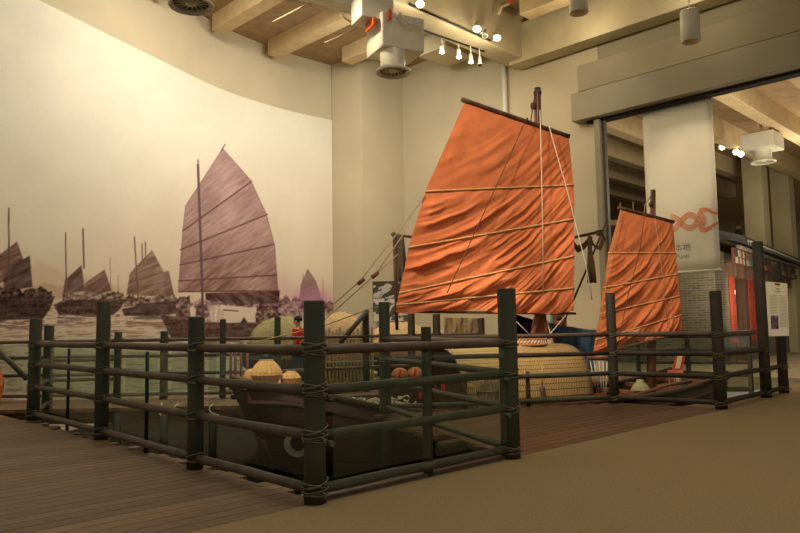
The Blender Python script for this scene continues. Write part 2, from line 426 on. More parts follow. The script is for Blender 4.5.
# ------------------------------------------------------------------ mural (a printed photograph on the curved wall)
def mural():
    seg = np.linalg.norm(np.diff(AC, axis=0), axis=1); S = np.concatenate([[0], np.cumsum(seg)])
    nu, nv = 620, 470
    s0 = S[int(len(S)*.16)]
    s = np.linspace(s0, S[-1]-.01, nu)
    X = np.interp(s, S, AC[:, 0]); Y = np.interp(s, S, AC[:, 1]); zt = np.linspace(0, 1, nv)
    Z = WZ-.1+(MZ-WZ+.1)*(zt**1.15)
    P = np.zeros((nv, nu, 3)); P[..., 0] = X[None]; P[..., 1] = Y[None]; P[..., 2] = Z[:, None]
    x, y = project(P.reshape(-1, 3)); x = x.reshape(nv, nu); y = y.reshape(nv, nu)
    n1 = fbm(x*.03, y*.03); nf = fbm(x*.5, y*.5, 3)
    sky = np.array([216., 207, 184])
    col = np.ones((nv, nu, 3))*sky
    k = np.clip((y-130)/170, 0, 1)[..., None]; col = col*(1-k)+np.array([206., 187, 158])*k
    col += ((n1-.47)*14)[..., None]
    def blend(mask, c, a=1.0):
        mm = (np.clip(mask, 0, 1)*a)[..., None]; c = np.asarray(c, float)
        if c.ndim == 1: c = c[None, None]
        col[:] = col*(1-mm)+c*mm
    def poly(pts, soft=.5):
        inside = np.zeros(x.shape, bool); dist = np.full(x.shape, 1e9); n = len(pts)
        for i in range(n):
            (x0, y0), (x1, y1) = pts[i], pts[(i+1) % n]
            if y0 != y1:
                c = ((y0 > y) != (y1 > y)) & (x < (x1-x0)*(y-y0)/(y1-y0)+x0); inside ^= c
            dist = np.minimum(dist, sd(x0, y0, x1, y1))
        return np.where(inside, np.clip(.5+dist/(2*soft), 0, 1), np.clip(.5-dist/(2*soft), 0, 1))
    def sd(x0, y0, x1, y1):
        dx, dy = x1-x0, y1-y0; t = np.clip(((x-x0)*dx+(y-y0)*dy)/(dx*dx+dy*dy+1e-9), 0, 1)
        return np.hypot(x-x0-t*dx, y-y0-t*dy)
    def line(x0, y0, x1, y1, w): return np.clip((w-sd(x0, y0, x1, y1))*1.4+.5, 0, 1)
    # hills and shore
    hill = 262+14*fbm(x*.025+3, x*0+2, 3)*2-16*np.exp(-((x-42)/26)**2)+np.abs(x-40)*.10
    blend(np.clip((y-hill)/6, 0, 1)*np.clip((300-y)/20, 0, 1), (190, 160, 130), .55)
    shore = 288-5*fbm(x*.09, x*0+7, 3)*2
    blend(np.clip((y-shore)/2, 0, 1)*(y < 302)*np.clip((125-x)/20, 0, 1), (168, 138, 112), .6)
    # water
    wat = np.clip((y-297)/4, 0, 1)
    rip = fbm(x*.10+5, y*.9, 4)
    wc = np.array([206., 182, 156])[None, None]-((np.clip(rip-.46, 0, 1))*230)[..., None]*np.array([1, 1.08, 1.05])
    blend(wat, wc, 1)
    lower = np.clip((y-328)/30, 0, 1); blend(lower, wc*np.array([.86, .92, .88]), .8)
    def sailtex(c, a, b, dirx=1, amp=34, f=.30):
        ph = (x*a+y*b); t = fbm(ph*f, (x*b-y*a)*f*.18, 3)-.47
        return np.array(c, float)[None, None]+(t*amp*2.6)[..., None]
    def hull(pts, c=(74, 54, 46)):
        t = (nf-.47)*60+(fbm(x*.08, y*.6, 3)-.47)*70
        blend(poly(pts, .7), np.array(c, float)[None, None]+t[..., None])
        xs = [p[0] for p in pts]; yb = max(p[1] for p in pts)
        blend((x > min(xs)+4)*(x < max(xs)-6)*(y > yb-1)*np.clip(1-(y-yb)/14, 0, 1)*np.clip((rip-.36)*7, 0, 1), (96, 76, 66), .75)
    def clutter(x0, x1, y0, y1, c, amp=90, a=1.0, f=.35):
        t = fbm(x*f, y*f*1.2, 3)
        top = y0+(y1-y0)*.7*fbm(x*.22+9, x*0+y0, 2)
        blend((x > x0)*(x < x1)*np.clip((y-top), 0, 1)*(y < y1), np.array(c, float)[None, None]+((t-.47)*amp*2)[..., None], a)
    # boat 1 (left edge)
    D = (70, 52, 44)
    blend(poly([(-30, 262), (-5, 258), (17, 241.5), (23, 258), (22, 276), (-30, 292)]), sailtex((122, 94, 78), .5, 1))
    blend(poly([(3, 271), (29.8, 255.5), (32.5, 287), (4, 291)]), sailtex((92, 70, 60), .5, 1))
    blend(line(8.7, 208, 9, 293, .8), (96, 74, 62))
    blend(line(4, 279, 31, 267, .4), (70, 52, 44), .8)
    clutter(-40, 52, 285, 300, (80, 60, 50))
    hull([(-40, 296), (0, 297), (30, 297), (45, 297), (55, 296), (50, 309), (43, 319), (-40, 321)])
    # boat 2
    blend(poly([(65, 280), (81.5, 265), (85, 291), (63, 294)]), sailtex((108, 82, 72), .6, 1))
    blend(poly([(85, 283), (104.6, 269.5), (112, 291), (97, 294), (84, 291)]), sailtex((124, 96, 82), .6, 1))
    for a in ((65.5, 233, 66.5, 300, .7), (83, 229, 84, 268, .9), (110, 257, 110.5, 285, .25), (118, 275, 118.5, 298, .25)): blend(line(*a), (112, 84, 80))
    clutter(62, 124, 290, 301, (120, 98, 82), 110)
    hull([(53.5, 305), (60, 302), (67, 300), (126, 299.5), (120, 309), (113, 315), (59, 315)], (86, 64, 54))
    # boat 3
    blend(poly([(130, 273), (151.9, 249.7), (162.5, 269.5), (174.4, 297), (126.5, 295)]), sailtex((136, 108, 92), .45, 1))
    blend(poly([(163, 272), (168.7, 270.5), (174.6, 297), (165, 297)]), sailtex((122, 96, 84), .45, 1))
    for i in range(3): blend(line(129-i, 277+i*6.5, 158+i*4, 264+i*9, .35), (98, 74, 64), .8)
    for a in ((134.4, 237, 138.4, 303, .7), (142, 244, 142.4, 262, .6), (145.4, 242, 145.6, 256, .6)): blend(line(*a), (110, 82, 78))
    clutter(124, 190, 292, 306, (128, 104, 90), 110)
    hull([(122, 309), (140, 305), (157, 302), (190, 301), (186, 312), (159, 316), (124, 315.5)], (92, 70, 60))
    # far shipping behind the big boat
    clutter(176, 336, 293, 318, (128, 100, 98), 120)
    blend((x > 285)*np.clip((y-312), 0, 1)*np.clip((345-y)/20, 0, 1), (190, 166, 150), .5)
    # right boat
    blend(poly([(307.6, 268.5), (316, 281), (322.4, 301), (299.5, 300), (300.5, 285)]), sailtex((142, 114, 104), .35, 1, amp=18))
    blend(line(303, 274, 303, 300, .3), (130, 90, 100)); blend(line(323, 280, 323, 303, .4), (150, 116, 118))
    blend(np.exp(-((x-312)/22)**2-((y-297)/10)**2), (176, 110, 150), .55)
    blend(np.exp(-((x-284)/8)**2-((y-285)/16)**2), (190, 140, 160), .35)
    # big junk
    big = [(222.7, 148.6), (250.7, 180.3), (266.4, 214.5), (274.6, 245.5), (276.7, 274.3), (278, 291), (178.4, 292), (180.5, 262), (183, 229), (185.6, 206)]
    k = np.clip((y-220)/75, 0, 1)
    st = sailtex((164, 132, 124), .75, 1, amp=17, f=.42)*(1-k[..., None])+sailtex((150, 118, 106), .75, 1, amp=44, f=.34)*k[..., None]
    dd = fbm(x*.035+1, y*.035, 3)-.47; st += (dd*46)[..., None]
    blend(poly(big), st)
    for a in ((182.7, 231, 251.5, 181.5), (180.6, 249.6, 267, 214.5), (179.8, 265, 273.4, 244.6), (178.6, 281, 276.7, 275), (178.6, 291.5, 279.6, 291)):
        blend(line(*a, .75), (92, 66, 60), .9)
    for i in range(len(big)): blend(line(*big[i], *big[(i+1) % len(big)], .35), (110, 82, 76), .8)
    blend(line(221, 151, 225, 144.5, .5), (90, 66, 60))
    blend(poly([(205, 293), (279.6, 291), (279, 303), (240, 305), (206, 300)]), sailtex((98, 72, 66), -.7, 1, amp=60, f=.4))
    hull([(159.5, 313.5), (172, 317), (188, 318.5), (205, 322), (267, 322.5), (266, 337), (171, 338)], (92, 68, 58))
    blend(line(160, 314, 188, 319, .6), (150, 122, 104), .6); blend(line(188, 319.5, 267, 323, .5), (150, 122, 104), .5)
    blend(poly([(207.5, 306), (224, 304.5), (224.5, 322), (211, 322)]), sailtex((198, 176, 158), 1, .1, amp=40, f=.4))
    blend(poly([(223.5, 305), (240, 306.5), (257, 308), (254, 322), (224, 323)]), (206, 188, 166))
    blend(line(224, 310, 238, 311, .6), (90, 66, 58)); blend(poly([(240, 323), (244, 317), (248, 323)]), (70, 52, 46))
    blend(poly([(190, 316), (189, 309), (193, 305), (196, 309), (195.5, 317)], 1), (212, 192, 168))
    clutter(176, 190, 300, 316, (110, 84, 74)); clutter(256, 280, 306, 323, (110, 84, 76), 110)
    blend(line(198, 165, 203.3, 322, 1.25), (96, 70, 70), .95)
    blend(line(198, 160, 198.2, 168, .7), (96, 70, 70), .9)
    col[:] += ((fbm(x*1.2, y*1.2, 2)-.38)*8)[..., None]
    col[:] = np.clip(col, 0, 255)/255
    linc = np.where(col <= .04045, col/12.92, ((col+.055)/1.055)**2.4)
    me = bpy.data.meshes.new('mural')
    idx = np.arange(nu*nv).reshape(nv, nu)
    q = np.stack([idx[:-1, :-1], idx[:-1, 1:], idx[1:, 1:], idx[1:, :-1]], -1).reshape(-1, 4)
    me.vertices.add(nu*nv); me.vertices.foreach_set('co', P.reshape(-1).astype(np.float32))
    me.loops.add(q.size); me.loops.foreach_set('vertex_index', q.reshape(-1).astype(np.int32))
    me.polygons.add(len(q)); me.polygons.foreach_set('loop_start', (np.arange(len(q))*4).astype(np.int32))
    me.update(calc_edges=True); me.validate()
    me.polygons.foreach_set('use_smooth', np.ones(len(me.polygons), bool))
    ca = me.color_attributes.new('paint', 'FLOAT_COLOR', 'POINT')
    ca.data.foreach_set('color', np.concatenate([linc.reshape(-1, 3), np.ones((nu*nv, 1))], 1).astype(np.float32).ravel())
    mt = bpy.data.materials.new('mural_print'); mt.use_nodes = True; nt = mt.node_tree; bs = nt.nodes['Principled BSDF']
    bs.inputs['Roughness'].default_value = .8; bs.inputs['Specular IOR Level'].default_value = .15
    a = nt.nodes.new('ShaderNodeAttribute'); a.attribute_name = 'paint'; nt.links.new(a.outputs['Color'], bs.inputs['Base Color'])
    me.materials.append(mt)
    o = bpy.data.objects.new('mural', me); C.objects.link(o)
    tag(o, 'sepia photo mural of sailing junks on a harbour, covering the curved wall', 'mural')
mural()

# ------------------------------------------------------------------ railings
RZ = (1.055, .77, .455, .09)
def lash_mb(p, r, z, ax):
    mb = MB(); a = np.array([ax[0], ax[1], 0.]); a /= np.linalg.norm(a)
    for k, (dz, tl) in enumerate(((.014, .03), (-.008, -.026), (-.03, .014))):
        pts = []
        for i in range(18):
            q = 2*PI*i/18; rr = r+.007+.003*math.sin(3*q+k)
            pts.append((p[0]+rr*math.cos(q), p[1]+rr*math.sin(q), z+dz+tl*math.cos(q-math.atan2(a[1], a[0]))))
        mb.tube(pts, .0055, 5, closed=True)
    e = np.array([p[0], p[1], z])+a*(r+.01)
    mb.tube([e, e+a*.03+[0, 0, -.01], e+a*.045+[0, 0, -.05]], .005, 5)
    return mb
def post(root, p, zt, r, m='post_green', z0=0, name='post'):
    mb = MB(); n = 20
    prof = [(0, z0), (r*1.02, z0), (r, z0+(zt-z0)*.3), (r*.985, zt-.012), (r*.95, zt), (0, zt)]
    mb.lathe(prof, (p[0], p[1], 0), n)
    return mb.build(name, m, root)
def rails(root, p, q, zs=RZ, r=.037, m='rail_brown', ext=0.0, wob=.003, mats=None, skip=()):
    for i, z in enumerate(zs):
        if i in skip: continue
        a = np.array([p[0], p[1], z]); c = np.array([q[0], q[1], z]); d = (c-a)/np.linalg.norm(c-a)
        a = a-d*ext; c = c+d*ext
        pts = [a+(c-a)*k/6+np.array([0, 0, random.uniform(-wob, wob)]) for k in range(7)]
        MB().tube(pts, [r*random.uniform(.97, 1.03) for _ in pts], 12).build('rail', mats[i] if mats else m, root)
def lashes(root, p, r, ax, zs=RZ, m='rope_grey'):
    for z in zs: lash_mb(p, r, z, ax).build('rope_lashing', m, root)
def glass(root, p, q, z0=.14, z1=1.0, off=0.0, g0=.12, g1=.12):
    a = np.array(p[:2]); c = np.array(q[:2]); d = (c-a)/np.linalg.norm(c-a); n = np.array([-d[1], d[0]])
    a = a+d*g0+n*off; c = c-d*g1+n*off
    MB().add([(*a, z0), (*c, z0), (*c, z1), (*a, z1)], [(0, 1, 2, 3)]).build('glass_pane', 'rail_glass', root)
def thin(root, p, zt=1.0, r=.024, m='black_metal', z0=-.05, name='glass_post'):
    MB().tube([(p[0], p[1], z0), (p[0], p[1], zt)], r, 10).build(name, m, root)
def tilt(o): return o

d1 = P4-P0; d1 = d1/np.linalg.norm(d1)
RL = empty('railing', P0, 'grey-green post and pole railing along the left boardwalk edge, nearest corner post included', 'railing', 'lashed pole railings round the boat pit')
def ztop(p, py): # height of a post top seen at row py
    lo = p[1]; 
    a = at(0, 0, 1)
    best = min(np.linspace(.8, 3, 441), key=lambda z: abs(project(np.array([[p[0], p[1], z]]))[1][0]-py))
    return float(best)
for p, py, r in ((P0, 301, .077), (P2, 317, .072), (P3, 301.5, .078), (P4, 319, .084)):
    post(RL, p, ztop(p, py), r); lashes(RL, p, r, d2 if False else -d1)
for a, c in ((P0, P2), (P2, P3), (P3, P4)):
    rails(RL, a, c, ext=-.02)
    glass(RL, a, c, off=-.06)
    mid = (a+c)/2
    nrm = np.array([-d1[1], d1[0], 0])
    if a is not P0: thin(RL, mid+nrm*(-.06)+d1*.05, 1.0, .019)
RF = empty('railing', (P0+P1)/2, 'grey-green front railing with glass panes on the carpet edge', 'railing', 'lashed pole railings round the boat pit')
post(RF, P1, ztop(P1, 288.5), .088); lashes(RF, P1, .088, (D2[0], D2[1])); lashes(RF, P0, .083, (D2[0], D2[1]), tuple(z+.035 for z in RZ))
Pm = gp(428.5, 476); post(RF, Pm, ztop(Pm, 327), .042, 'post_green', 0, 'middle_post')
rails(RF, P0, P1, ext=.02, mats=['rail_brown', 'rail_green', 'rail_green', 'rail_green'])
glass(RF, P0, Pm, z0=.16, z1=1.0, off=-.055, g0=.12, g1=.03); glass(RF, Pm, P1, z0=.16, z1=1.0, off=-.055, g0=.03, g1=.12)
for s, pp in ((1, P0), (-1, P1)):
    for z in (.40, .72): 
        q = pp+np.array([D2[0], D2[1], 0])*s*.10
        MB().tube([q+[0, 0, z], q+np.array([NM[0], NM[1], 0])*(-.075)+[0, 0, z]], .022, 10).build('glass_clamp', 'steel_grey', RF)
RS = empty('railing', (P1+P385)/2, 'railing running back from the tall front post to the pile standing in the water', 'railing', 'lashed pole railings round the boat pit')
post(RS, P385, ztop(P385, 302), .08, z0=WZ-.1); rails(RS, P1, P385, mats=['rail_brown', 'rail_green', 'rail_green', 'rail_green']); lashes(RS, P385, .08, (1, 0))
RB = empty('railing', (P385+P612)/2, 'long rear railing of brown poles beside the woven boat canopy', 'railing', 'lashed pole railings round the boat pit')
post(RB, P612, ztop(P612, 293), .074, 'post_dark'); rails(RB, P385, P612, m='rail_brown', r=.034, mats=['rail_brown', 'post_dark', 'rail_green', 'rail_green'])
lashes(RB, P612, .075, (1, 0))
for px in (464.5, 528):
    f = (px-385.5)/(612.5-385.5)
    lo, hi = 0, 1
    for _ in range(30):
        f = (lo+hi)/2; q = P385+(P612-P385)*f; X = project(q[None])[0][0]
        if X < px: lo = f
        else: hi = f
    q = P385+(P612-P385)*f+np.array([.02, .06, 0]); thin(RB, q, .52, .033, 'spar_wood', 0, 'short_post')
RE = empty('railing', (P612+P720)/2, 'dark railing at the boat stern, ending short of the information sign', 'railing', 'lashed pole railings round the boat pit')
post(RE, P720, ztop(P720, 291), .082, 'post_dark'); rails(RE, P612, P720, mats=['rail_brown', 'post_dark', 'post_dark', 'post_dark']); lashes(RE, P720, .083, (1, 0))
Pend = P720+(P765-P720)*.78
rails(RE, P720, Pend, zs=RZ[:1], mats=['rail_brown'], r=.042)
rails(RE, P720, P765, zs=RZ[1:], mats=['post_dark']*3, r=.04)
glass(RE, P612, P720, off=.06); glass(RE, P720, P765, off=.06)
RP = empty('railing', (P765+P790)/2, 'pair of tall dark timber posts holding the information sign', 'railing post')
post(RP, P765, ztop(P765, 242), .085, 'post_dark'); post(RP, P790, ztop(P790, 264), .08, 'post_dark')
lashes(RP, P765, .085, (1, 0), RZ[1:]); lashes(RP, P790, .08, (1, 0), RZ[2:])
rails(RP, P765, P790, zs=RZ[2:], mats=['post_dark']*2, r=.04)
# far railing on the pier
RFL = empty('railing', at(150, 397, 12.7), 'far-left pier railing of thin poles in front of the mural', 'railing', 'lashed pole railings round the boat pit')
def gy(px, Y): p = at(px, 400, Y); return np.array([p[0], p[1], 0])
fl = [(-48, 12.75, 326, .07), (117, 12.75, 332, .066), (163.5, 12.8, 331, .07), (222.5, 12.85, 319, .055), (277.5, 12.9, 317, .06)]
prev = None
for px, Y, py, r in fl:
    p = gy(px, Y); post(RFL, p, ztop(p, py), r); lashes(RFL, p, r, (1, 0), m='rope_grey')
    if prev is not None:
        rails(RFL, prev, p, r=.03, mats=['rail_brown', 'rail_green', 'rail_green', 'rail_brown'])
        if px < 230: glass(RFL, prev, p, off=.06)
    prev = p
a = at(-14, 338, 12.55); c = at(27, 379, 12.55)
MB().tube([a, c], .045, 10).build('brace', 'post_green', RFL)
P47 = gp(47, 409)
R4 = empty('railing', P47, 'short railing at the far left corner with glass, behind the corner post', 'railing', 'lashed pole railings round the boat pit')
post(R4, P47, ztop(P47, 325.5), .078); lashes(R4, P47, .078, (1, 0)); rails(R4, P4, P47)
p11 = gy(113, 11.5); rails(R4, P47, p11, zs=RZ[1:3], r=.03); 
RFR = empty('railing', at(400, 390, 14), 'rear pier railing behind the big orange sail', 'railing', 'lashed pole railings round the boat pit')
prev = gy(277.5, 12.9)
for px, Y, py, r in ((366.5, 13.75, 313, .065), (412.5, 14.3, 310, .075), (438, 14.6, 314, .08), (483, 15.1, 318, .075)):
    p = gy(px, Y); post(RFR, p, ztop(p, py), r, 'post_dark'); lashes(RFR, p, r, (1, 0), RZ[:2])
    rails(RFR, prev, p, r=.032, m='rail_brown'); prev = p
a = at(340, 343, 13.6); c = at(368, 310, 13.6)
MB().tube([a, c], .05, 10).build('brace', 'steel_grey', RFR)
# railing far right, beyond the stern
RG = empty('railing', gy(690, 16), 'thin far railing before the grey brick house', 'railing', 'lashed pole railings round the boat pit')
g0 = gy(640, 15.2); g1 = gy(752, 14.6); g2 = gy(690, 14.95)
for p in (g0, g2, g1): post(RG, p, 1.0, .05, 'post_dark', WZ)
rails(RG, g0, g2, zs=(.93, .66, .39, .12), r=.026, m='post_dark'); rails(RG, g2, g1, zs=(.93, .66, .39, .12), r=.026, m='post_dark')

# ------------------------------------------------------------------ the junk
BU = np.array([.904, .427, 0]); BN = np.array([.427, -.904, 0]); BO = np.array([-2.35, 10.3, 0]); BL = 9.15
def bp(s, n, z): return BO+BU*s+BN*n+np.array([0, 0, z])
junk = empty('fishing_junk', bp(BL/2, 0, WZ), 'wooden fishing junk with two orange sails and woven mat canopy, moored in the pit', 'boat')
st = [(0, .52, .40, -.35), (.5, .66, .37, -.75), (1.2, .80, .22, -1.05), (2.0, .88, .02, -1.2), (3, .93, -.08, -1.25), (4.5, .95, -.1, -1.25), (6, .95, -.08, -1.25), (7.4, .88, -.02, -1.15), (8.4, .78, .10, -.95), (9.15, .66, .26, -.55)]
prof = []
for s, hb, zs, zk in st:
    row = []
    for k in range(13):
        t = k/12*2-1; a = abs(t)
        n = hb*math.copysign(min(1, a*1.45)**.8, t); zz = zk+(zs-zk)*max(0, (a-.30)/.70)**1.3
        n *= 1-.14*(1-max(0, (a-.3)/.7))
        row.append(bp(s+(.35*(1-(zz-zk)/(zs-zk)) if s < .3 else 0), n, zz))
    prof.append(row)
G = np.array(prof)
hb_ = MB().grid(G)
hb_.add(list(G[0]), [tuple(range(12, -1, -1))]); hb_.add(list(G[-1]), [tuple(range(13))])
hl = hb_.build('hull', 'hull_wood', junk)
so = hl.modifiers.new('thick', 'SOLIDIFY'); so.thickness = .04; so.offset = -1
for sd_ in (-1, 1):     # wales / gunwales
    pts = [bp(s, sd_*(hb+.02), zs+.01) for s, hb, zs, zk in st]
    P_ = crom(pts, 4); g_ = MB().tube(P_, .05, 8).build('gunwale', 'hull_wood', junk)
    pts = [bp(s, sd_*(hb+.015), zs-.2) for s, hb, zs, zk in st]
    MB().tube(crom(pts, 4), .035, 8).build('wale', 'hull_wood', junk)
top = [[bp(s_, (hb+.012), zs-.02), bp(s_, (hb+.012)*.995, zs-.17)] for s_, hb, zs, zk in st[:6]]
MB().grid(np.array(top)).build('top_strake', 'boat_deck', junk)
# bow deck, hold deck, stern deck
def deckpatch(s0, s1, dz, name, m='boat_deck'):
    S = np.linspace(s0, s1, 8); L = [];
    for s in S:
        hb = np.interp(s, [q[0] for q in st], [q[1] for q in st])-.04; zs = np.interp(s, [q[0] for q in st], [q[2] for q in st])+dz
        L.append([bp(s, n, zs) for n in np.linspace(-hb, hb, 9)])
    MB().grid(np.array(L)).build(name, m, junk)
deckpatch(.02, 1.15, -.01, 'bow_deck'); deckpatch(1.15, 7.2, -.30, 'deck'); deckpatch(7.2, 9.1, -.2, 'stern_deck')
MB().box(bp(.04, 0, .46), (.1, 1.25, .12), BU[:2]).build('bow_beam', 'mast_wood', junk, bevel=.015)
# painted eye on the near bow
def disc(c, a, b_, r, sq=1, n=24, r0=0):
    vs = []; 
    for k in range(n): q = 2*PI*k/n; vs.append(c+a*r*math.cos(q)+b_*r*sq*math.sin(q))
    return vs
def hull_pt(s, t):   # on the near side, t 0 keel .. 1 sheer
    i = np.interp(s, [q[0] for q in st], range(len(st))); i0 = min(int(i), len(st)-2); f = i-i0
    k = 6+6*t; k0 = min(int(k), 11); g = k-k0
    r = lambda j: G[j, k0]*(1-g)+G[j, k0+1]*g
    return r(i0)*(1-f)+r(i0+1)*f
ec = hull_pt(.66, .62); ea = hull_pt(.86, .62)-hull_pt(.46, .62); ea /= np.linalg.norm(ea); eb = hull_pt(.66, .72)-hull_pt(.66, .52); eb /= np.linalg.norm(eb)
en = np.cross(ea, eb); en = en/np.linalg.norm(en); en = en if en @ BN > 0 else -en
def eyedisc(r, h, m, name, parent, off=(0, 0)):
    c = ec+ea*off[0]+eb*off[1]; vs = disc(c+en*h, ea, eb, r)+disc(c-en*.05, ea, eb, r); n = 24
    return MB().add(vs, [tuple(range(n))]+[(i, i+n, (i+1) % n+n, (i+1) % n) for i in range(n)]).build(name, m, parent)
ey = eyedisc(.17, .05, 'eye_white', 'painted_eye', junk); eyedisc(.10, .07, 'eye_black', 'pupil', ey, (.02, .05))

# stanchions on the bow
for px, yt in ((231, 352), (235.5, 350), (241, 352), (247.5, 347)):
    t = at(px, yt, 10.95); MB().tube([(t[0], t[1], .30), tuple(t)], .022, 8).build('stanchion', 'mast_wood', junk)
MB().tube([at(229, 371, 10.95), at(249, 374, 10.95)], .02, 8).build('stanchion_rail', 'mast_wood', junk)
# woven canopy
def canopy(s0, s1, w, zb, hgt):
    ns, na = 24, 33; P = np.zeros((ns, na, 3))
    for i in range(ns):
        s = s0+(s1-s0)*i/(ns-1)
        for j in range(na):
            q = PI*j/(na-1); x = math.copysign(abs(math.cos(q))**.75, math.cos(q)); z = math.sin(q)**.72
            P[i, j] = bp(s, w*x, zb+hgt*z)
    o = MB().grid(P).build('mat_canopy', ['mat_weave', 'spar_wood'], junk)
    me = o.data; l = me.uv_layers.new(name='UVMap')
    for lp in me.loops:
        i, j = divmod(lp.vertex_index, na); l.data[lp.index].uv = ((i/(ns-1))*(s1-s0), j/(na-1)*2.6)
    so = o.modifiers.new('thick', 'SOLIDIFY'); so.thickness = .03; so.offset = -1
    for s in (s0+.01, (s0+s1)/2, s1-.01):
        row = [bp(s, (w+.015)*math.copysign(abs(math.cos(q))**.75, math.cos(q)), zb+(hgt+.012)*math.sin(q)**.72) for q in np.linspace(0, PI, 30)]
        MB().tube(row, .012, 6).build('canopy_hoop', 'batten', o)
    for q in (.62, .95):
        MB().tube([bp(s0, (w+.02)*abs(math.cos(q))**.75, zb+(hgt+.01)*math.sin(q)**.72), bp(s1, (w+.02)*abs(math.cos(q))**.75, zb+(hgt+.01)*math.sin(q)**.72)], .011, 6).build('canopy_lath', 'spar_wood', o)
    return o
canopy(3.25, 5.75, .84, -.12, .98)
# dark boards put in for the shade inside the canopy mouth
MB().prism([bp(3.6, -.7, 0), bp(3.65, -.7, 0), bp(3.65, .7, 0), bp(3.6, .7, 0)], -.38, .6).build('inner_shade', 'hull_wood', junk)
MB().prism([bp(5.6, -.7, 0), bp(5.65, -.7, 0), bp(5.65, .7, 0), bp(5.6, .7, 0)], -.38, .5).build('inner_shade', 'hull_wood', junk)

# sails
def sail(name, rows, p0, nu=210, per=38, amp=.03, curve=.25, sag=3):
    Lp = np.array([r[0] for r in rows], float); Rp = np.array([r[1] for r in rows], float); K_ = len(rows)-1
    vv = np.linspace(0, K_, K_*per+1); P = np.zeros((len(vv), nu, 3)); n = BN
    A = np.zeros((len(vv), nu)); B_ = np.zeros_like(A); seg = np.zeros_like(A); U_ = np.zeros_like(A)
    for j, v in enumerate(vv):
        i = min(int(v), K_-1); f = v-i; a = Lp[i]*(1-f)+Lp[i+1]*f; c = Rp[i]*(1-f)+Rp[i+1]*f
        for k in range(nu):
            u = k/(nu-1); q = a*(1-u)+c*u
            if i == K_-1: q = q+np.array([0, f*sag*(math.sin(u*9.5+1)*.5+math.sin(u*23)*.35)])
            P[j, k] = on_plane(q[0], q[1], p0, n)
            U_[j, k] = u; seg[j, k] = f
    o0 = P[-1, 0]; A = (P-o0) @ BU; B_ = P[..., 2]-o0[2]
    hgt = B_.max(); low = 1-np.clip(B_/hgt, 0, 1)
    phi = B_-.10*A-curve*A*A*.55
    wr1 = fbm(phi*4.2+3, A*.55+phi*.4, 3)-.47; wr2 = fbm(phi*10+9, A*1.1, 2)-.4; wr3 = fbm(A*1.6, B_*1.2+5, 3)-.47
    vert = fbm(A*7+2, B_*.5, 2)-.4
    edge = np.clip(np.minimum(U_, 1-U_)*14, 0, 1)
    pin = np.sin(PI*np.clip(seg, 0, 1))
    def rg(f_, g_, o_): t_ = vn(phi*f_+o_+wr3*.9, A*g_+phi*.4+o_); return (1-np.abs(2*t_-1))**2.2
    rdg = rg(3.4, .5, 21)*.9+rg(6.3, .8, 40)*.75+rg(11, 1.3, 63)*.4-.9
    d = (wr1*3.0*amp*(.3+1.0*low)+rdg*1.9*amp*(.22+1.2*low**1.2)+wr2*1.9*amp*(.2+low)+wr3*amp*1.2)*(.4+.6*pin)+.03*pin+vert*amp*.4
    P = P+n*(d*(.3+.7*edge))[..., None]
    o = MB().grid(P).build(name, 'sail_cloth', junk)
    return o, P, per
SP = bp(5, .30, 0)
mrows = [((465, 101), (568.5, 136)), ((425, 191.5), (573.5, 185)), ((408.5, 247.5), (574, 219)), ((399, 293), (574, 256)), ((396, 305), (574, 288)), ((396, 311), (573.5, 313))]
S1, SPt, per = sail('main_sail', mrows, SP)
def along(px0, px1, p0, off, n=14):
    return [on_plane(px0[0]+(px1[0]-px0[0])*k/n, px0[1]+(px1[1]-px0[1])*k/n, p0+BN*off, BN) for k in range(n+1)]
def battens(S, P, per, K_, name='batten', r=.016):
    for i in range(1, K_):
        row = P[i*per]; MB().tube([p+BN*(r*.7) for p in row[::6]]+[row[-1]+BN*r], r, 8).build(name, 'batten', S)
battens(S1, SPt, per, 5)
MB().tube(along((462, 99.5), (569, 136.5), SP, .0), .042, 10).build('yard', 'spar_wood', S1)
MB().tube(along((393, 311.5), (575.5, 313.5), SP, -.05), .024, 10).build('boom', 'spar_wood', S1)
def wire(pts, r, m, parent, name='rope'): return MB().tube(pts, r, 6).build(name, m, parent)
SF = SP+BN*.17
def sp_(x, y, p0=SF): return on_plane(x, y, p0, BN)
wire([sp_(525, 122), sp_(500, 178), sp_(470, 243), sp_(447, 293)], .008, 'net_brown', S1)
wire([sp_(540, 110), sp_(542, 190), sp_(543.5, 293)], .009, 'rope_white', S1)
wire([sp_(549, 126), sp_(567, 190), sp_(586, 265), sp_(592, 300)], .009, 'rope_white', S1)
# aft sail
AP = bp(7.6, .28, 0)
arows = [((620.5, 208.5), (672.5, 222)), ((608, 253), (675.5, 253)), ((603, 288), (677.5, 274)), ((599.5, 314), (679.5, 296)), ((595, 340), (681, 315)), ((592, 354), (682, 332))]
S2, APt, per2 = sail('aft_sail', arows, AP, 150, 32, .024, .55, 4)
battens(S2, APt, per2, 5, r=.013)
MB().tube(along((618.5, 207.5), (673.5, 222), AP, 0), .034, 10).build('yard', 'spar_wood', S2)
MB().tube(along((592, 355), (682, 333), AP, -.02), .026, 10).build('boom', 'mast_wood', S2)
AF = AP+BN*.14
wire([sp_(645, 214, AF), sp_(640, 250, AF), sp_(627, 300, AF), sp_(618, 345, AF)], .007, 'net_brown', S2)
wire([sp_(621, 210, AF), sp_(612, 250, AF), sp_(602, 310, AF), sp_(597, 345, AF)], .007, 'rope_tan', S2)
wire([sp_(655, 218, AF), sp_(661, 262, AF), sp_(668, 325, AF)], .006, 'rope_tan', S2)
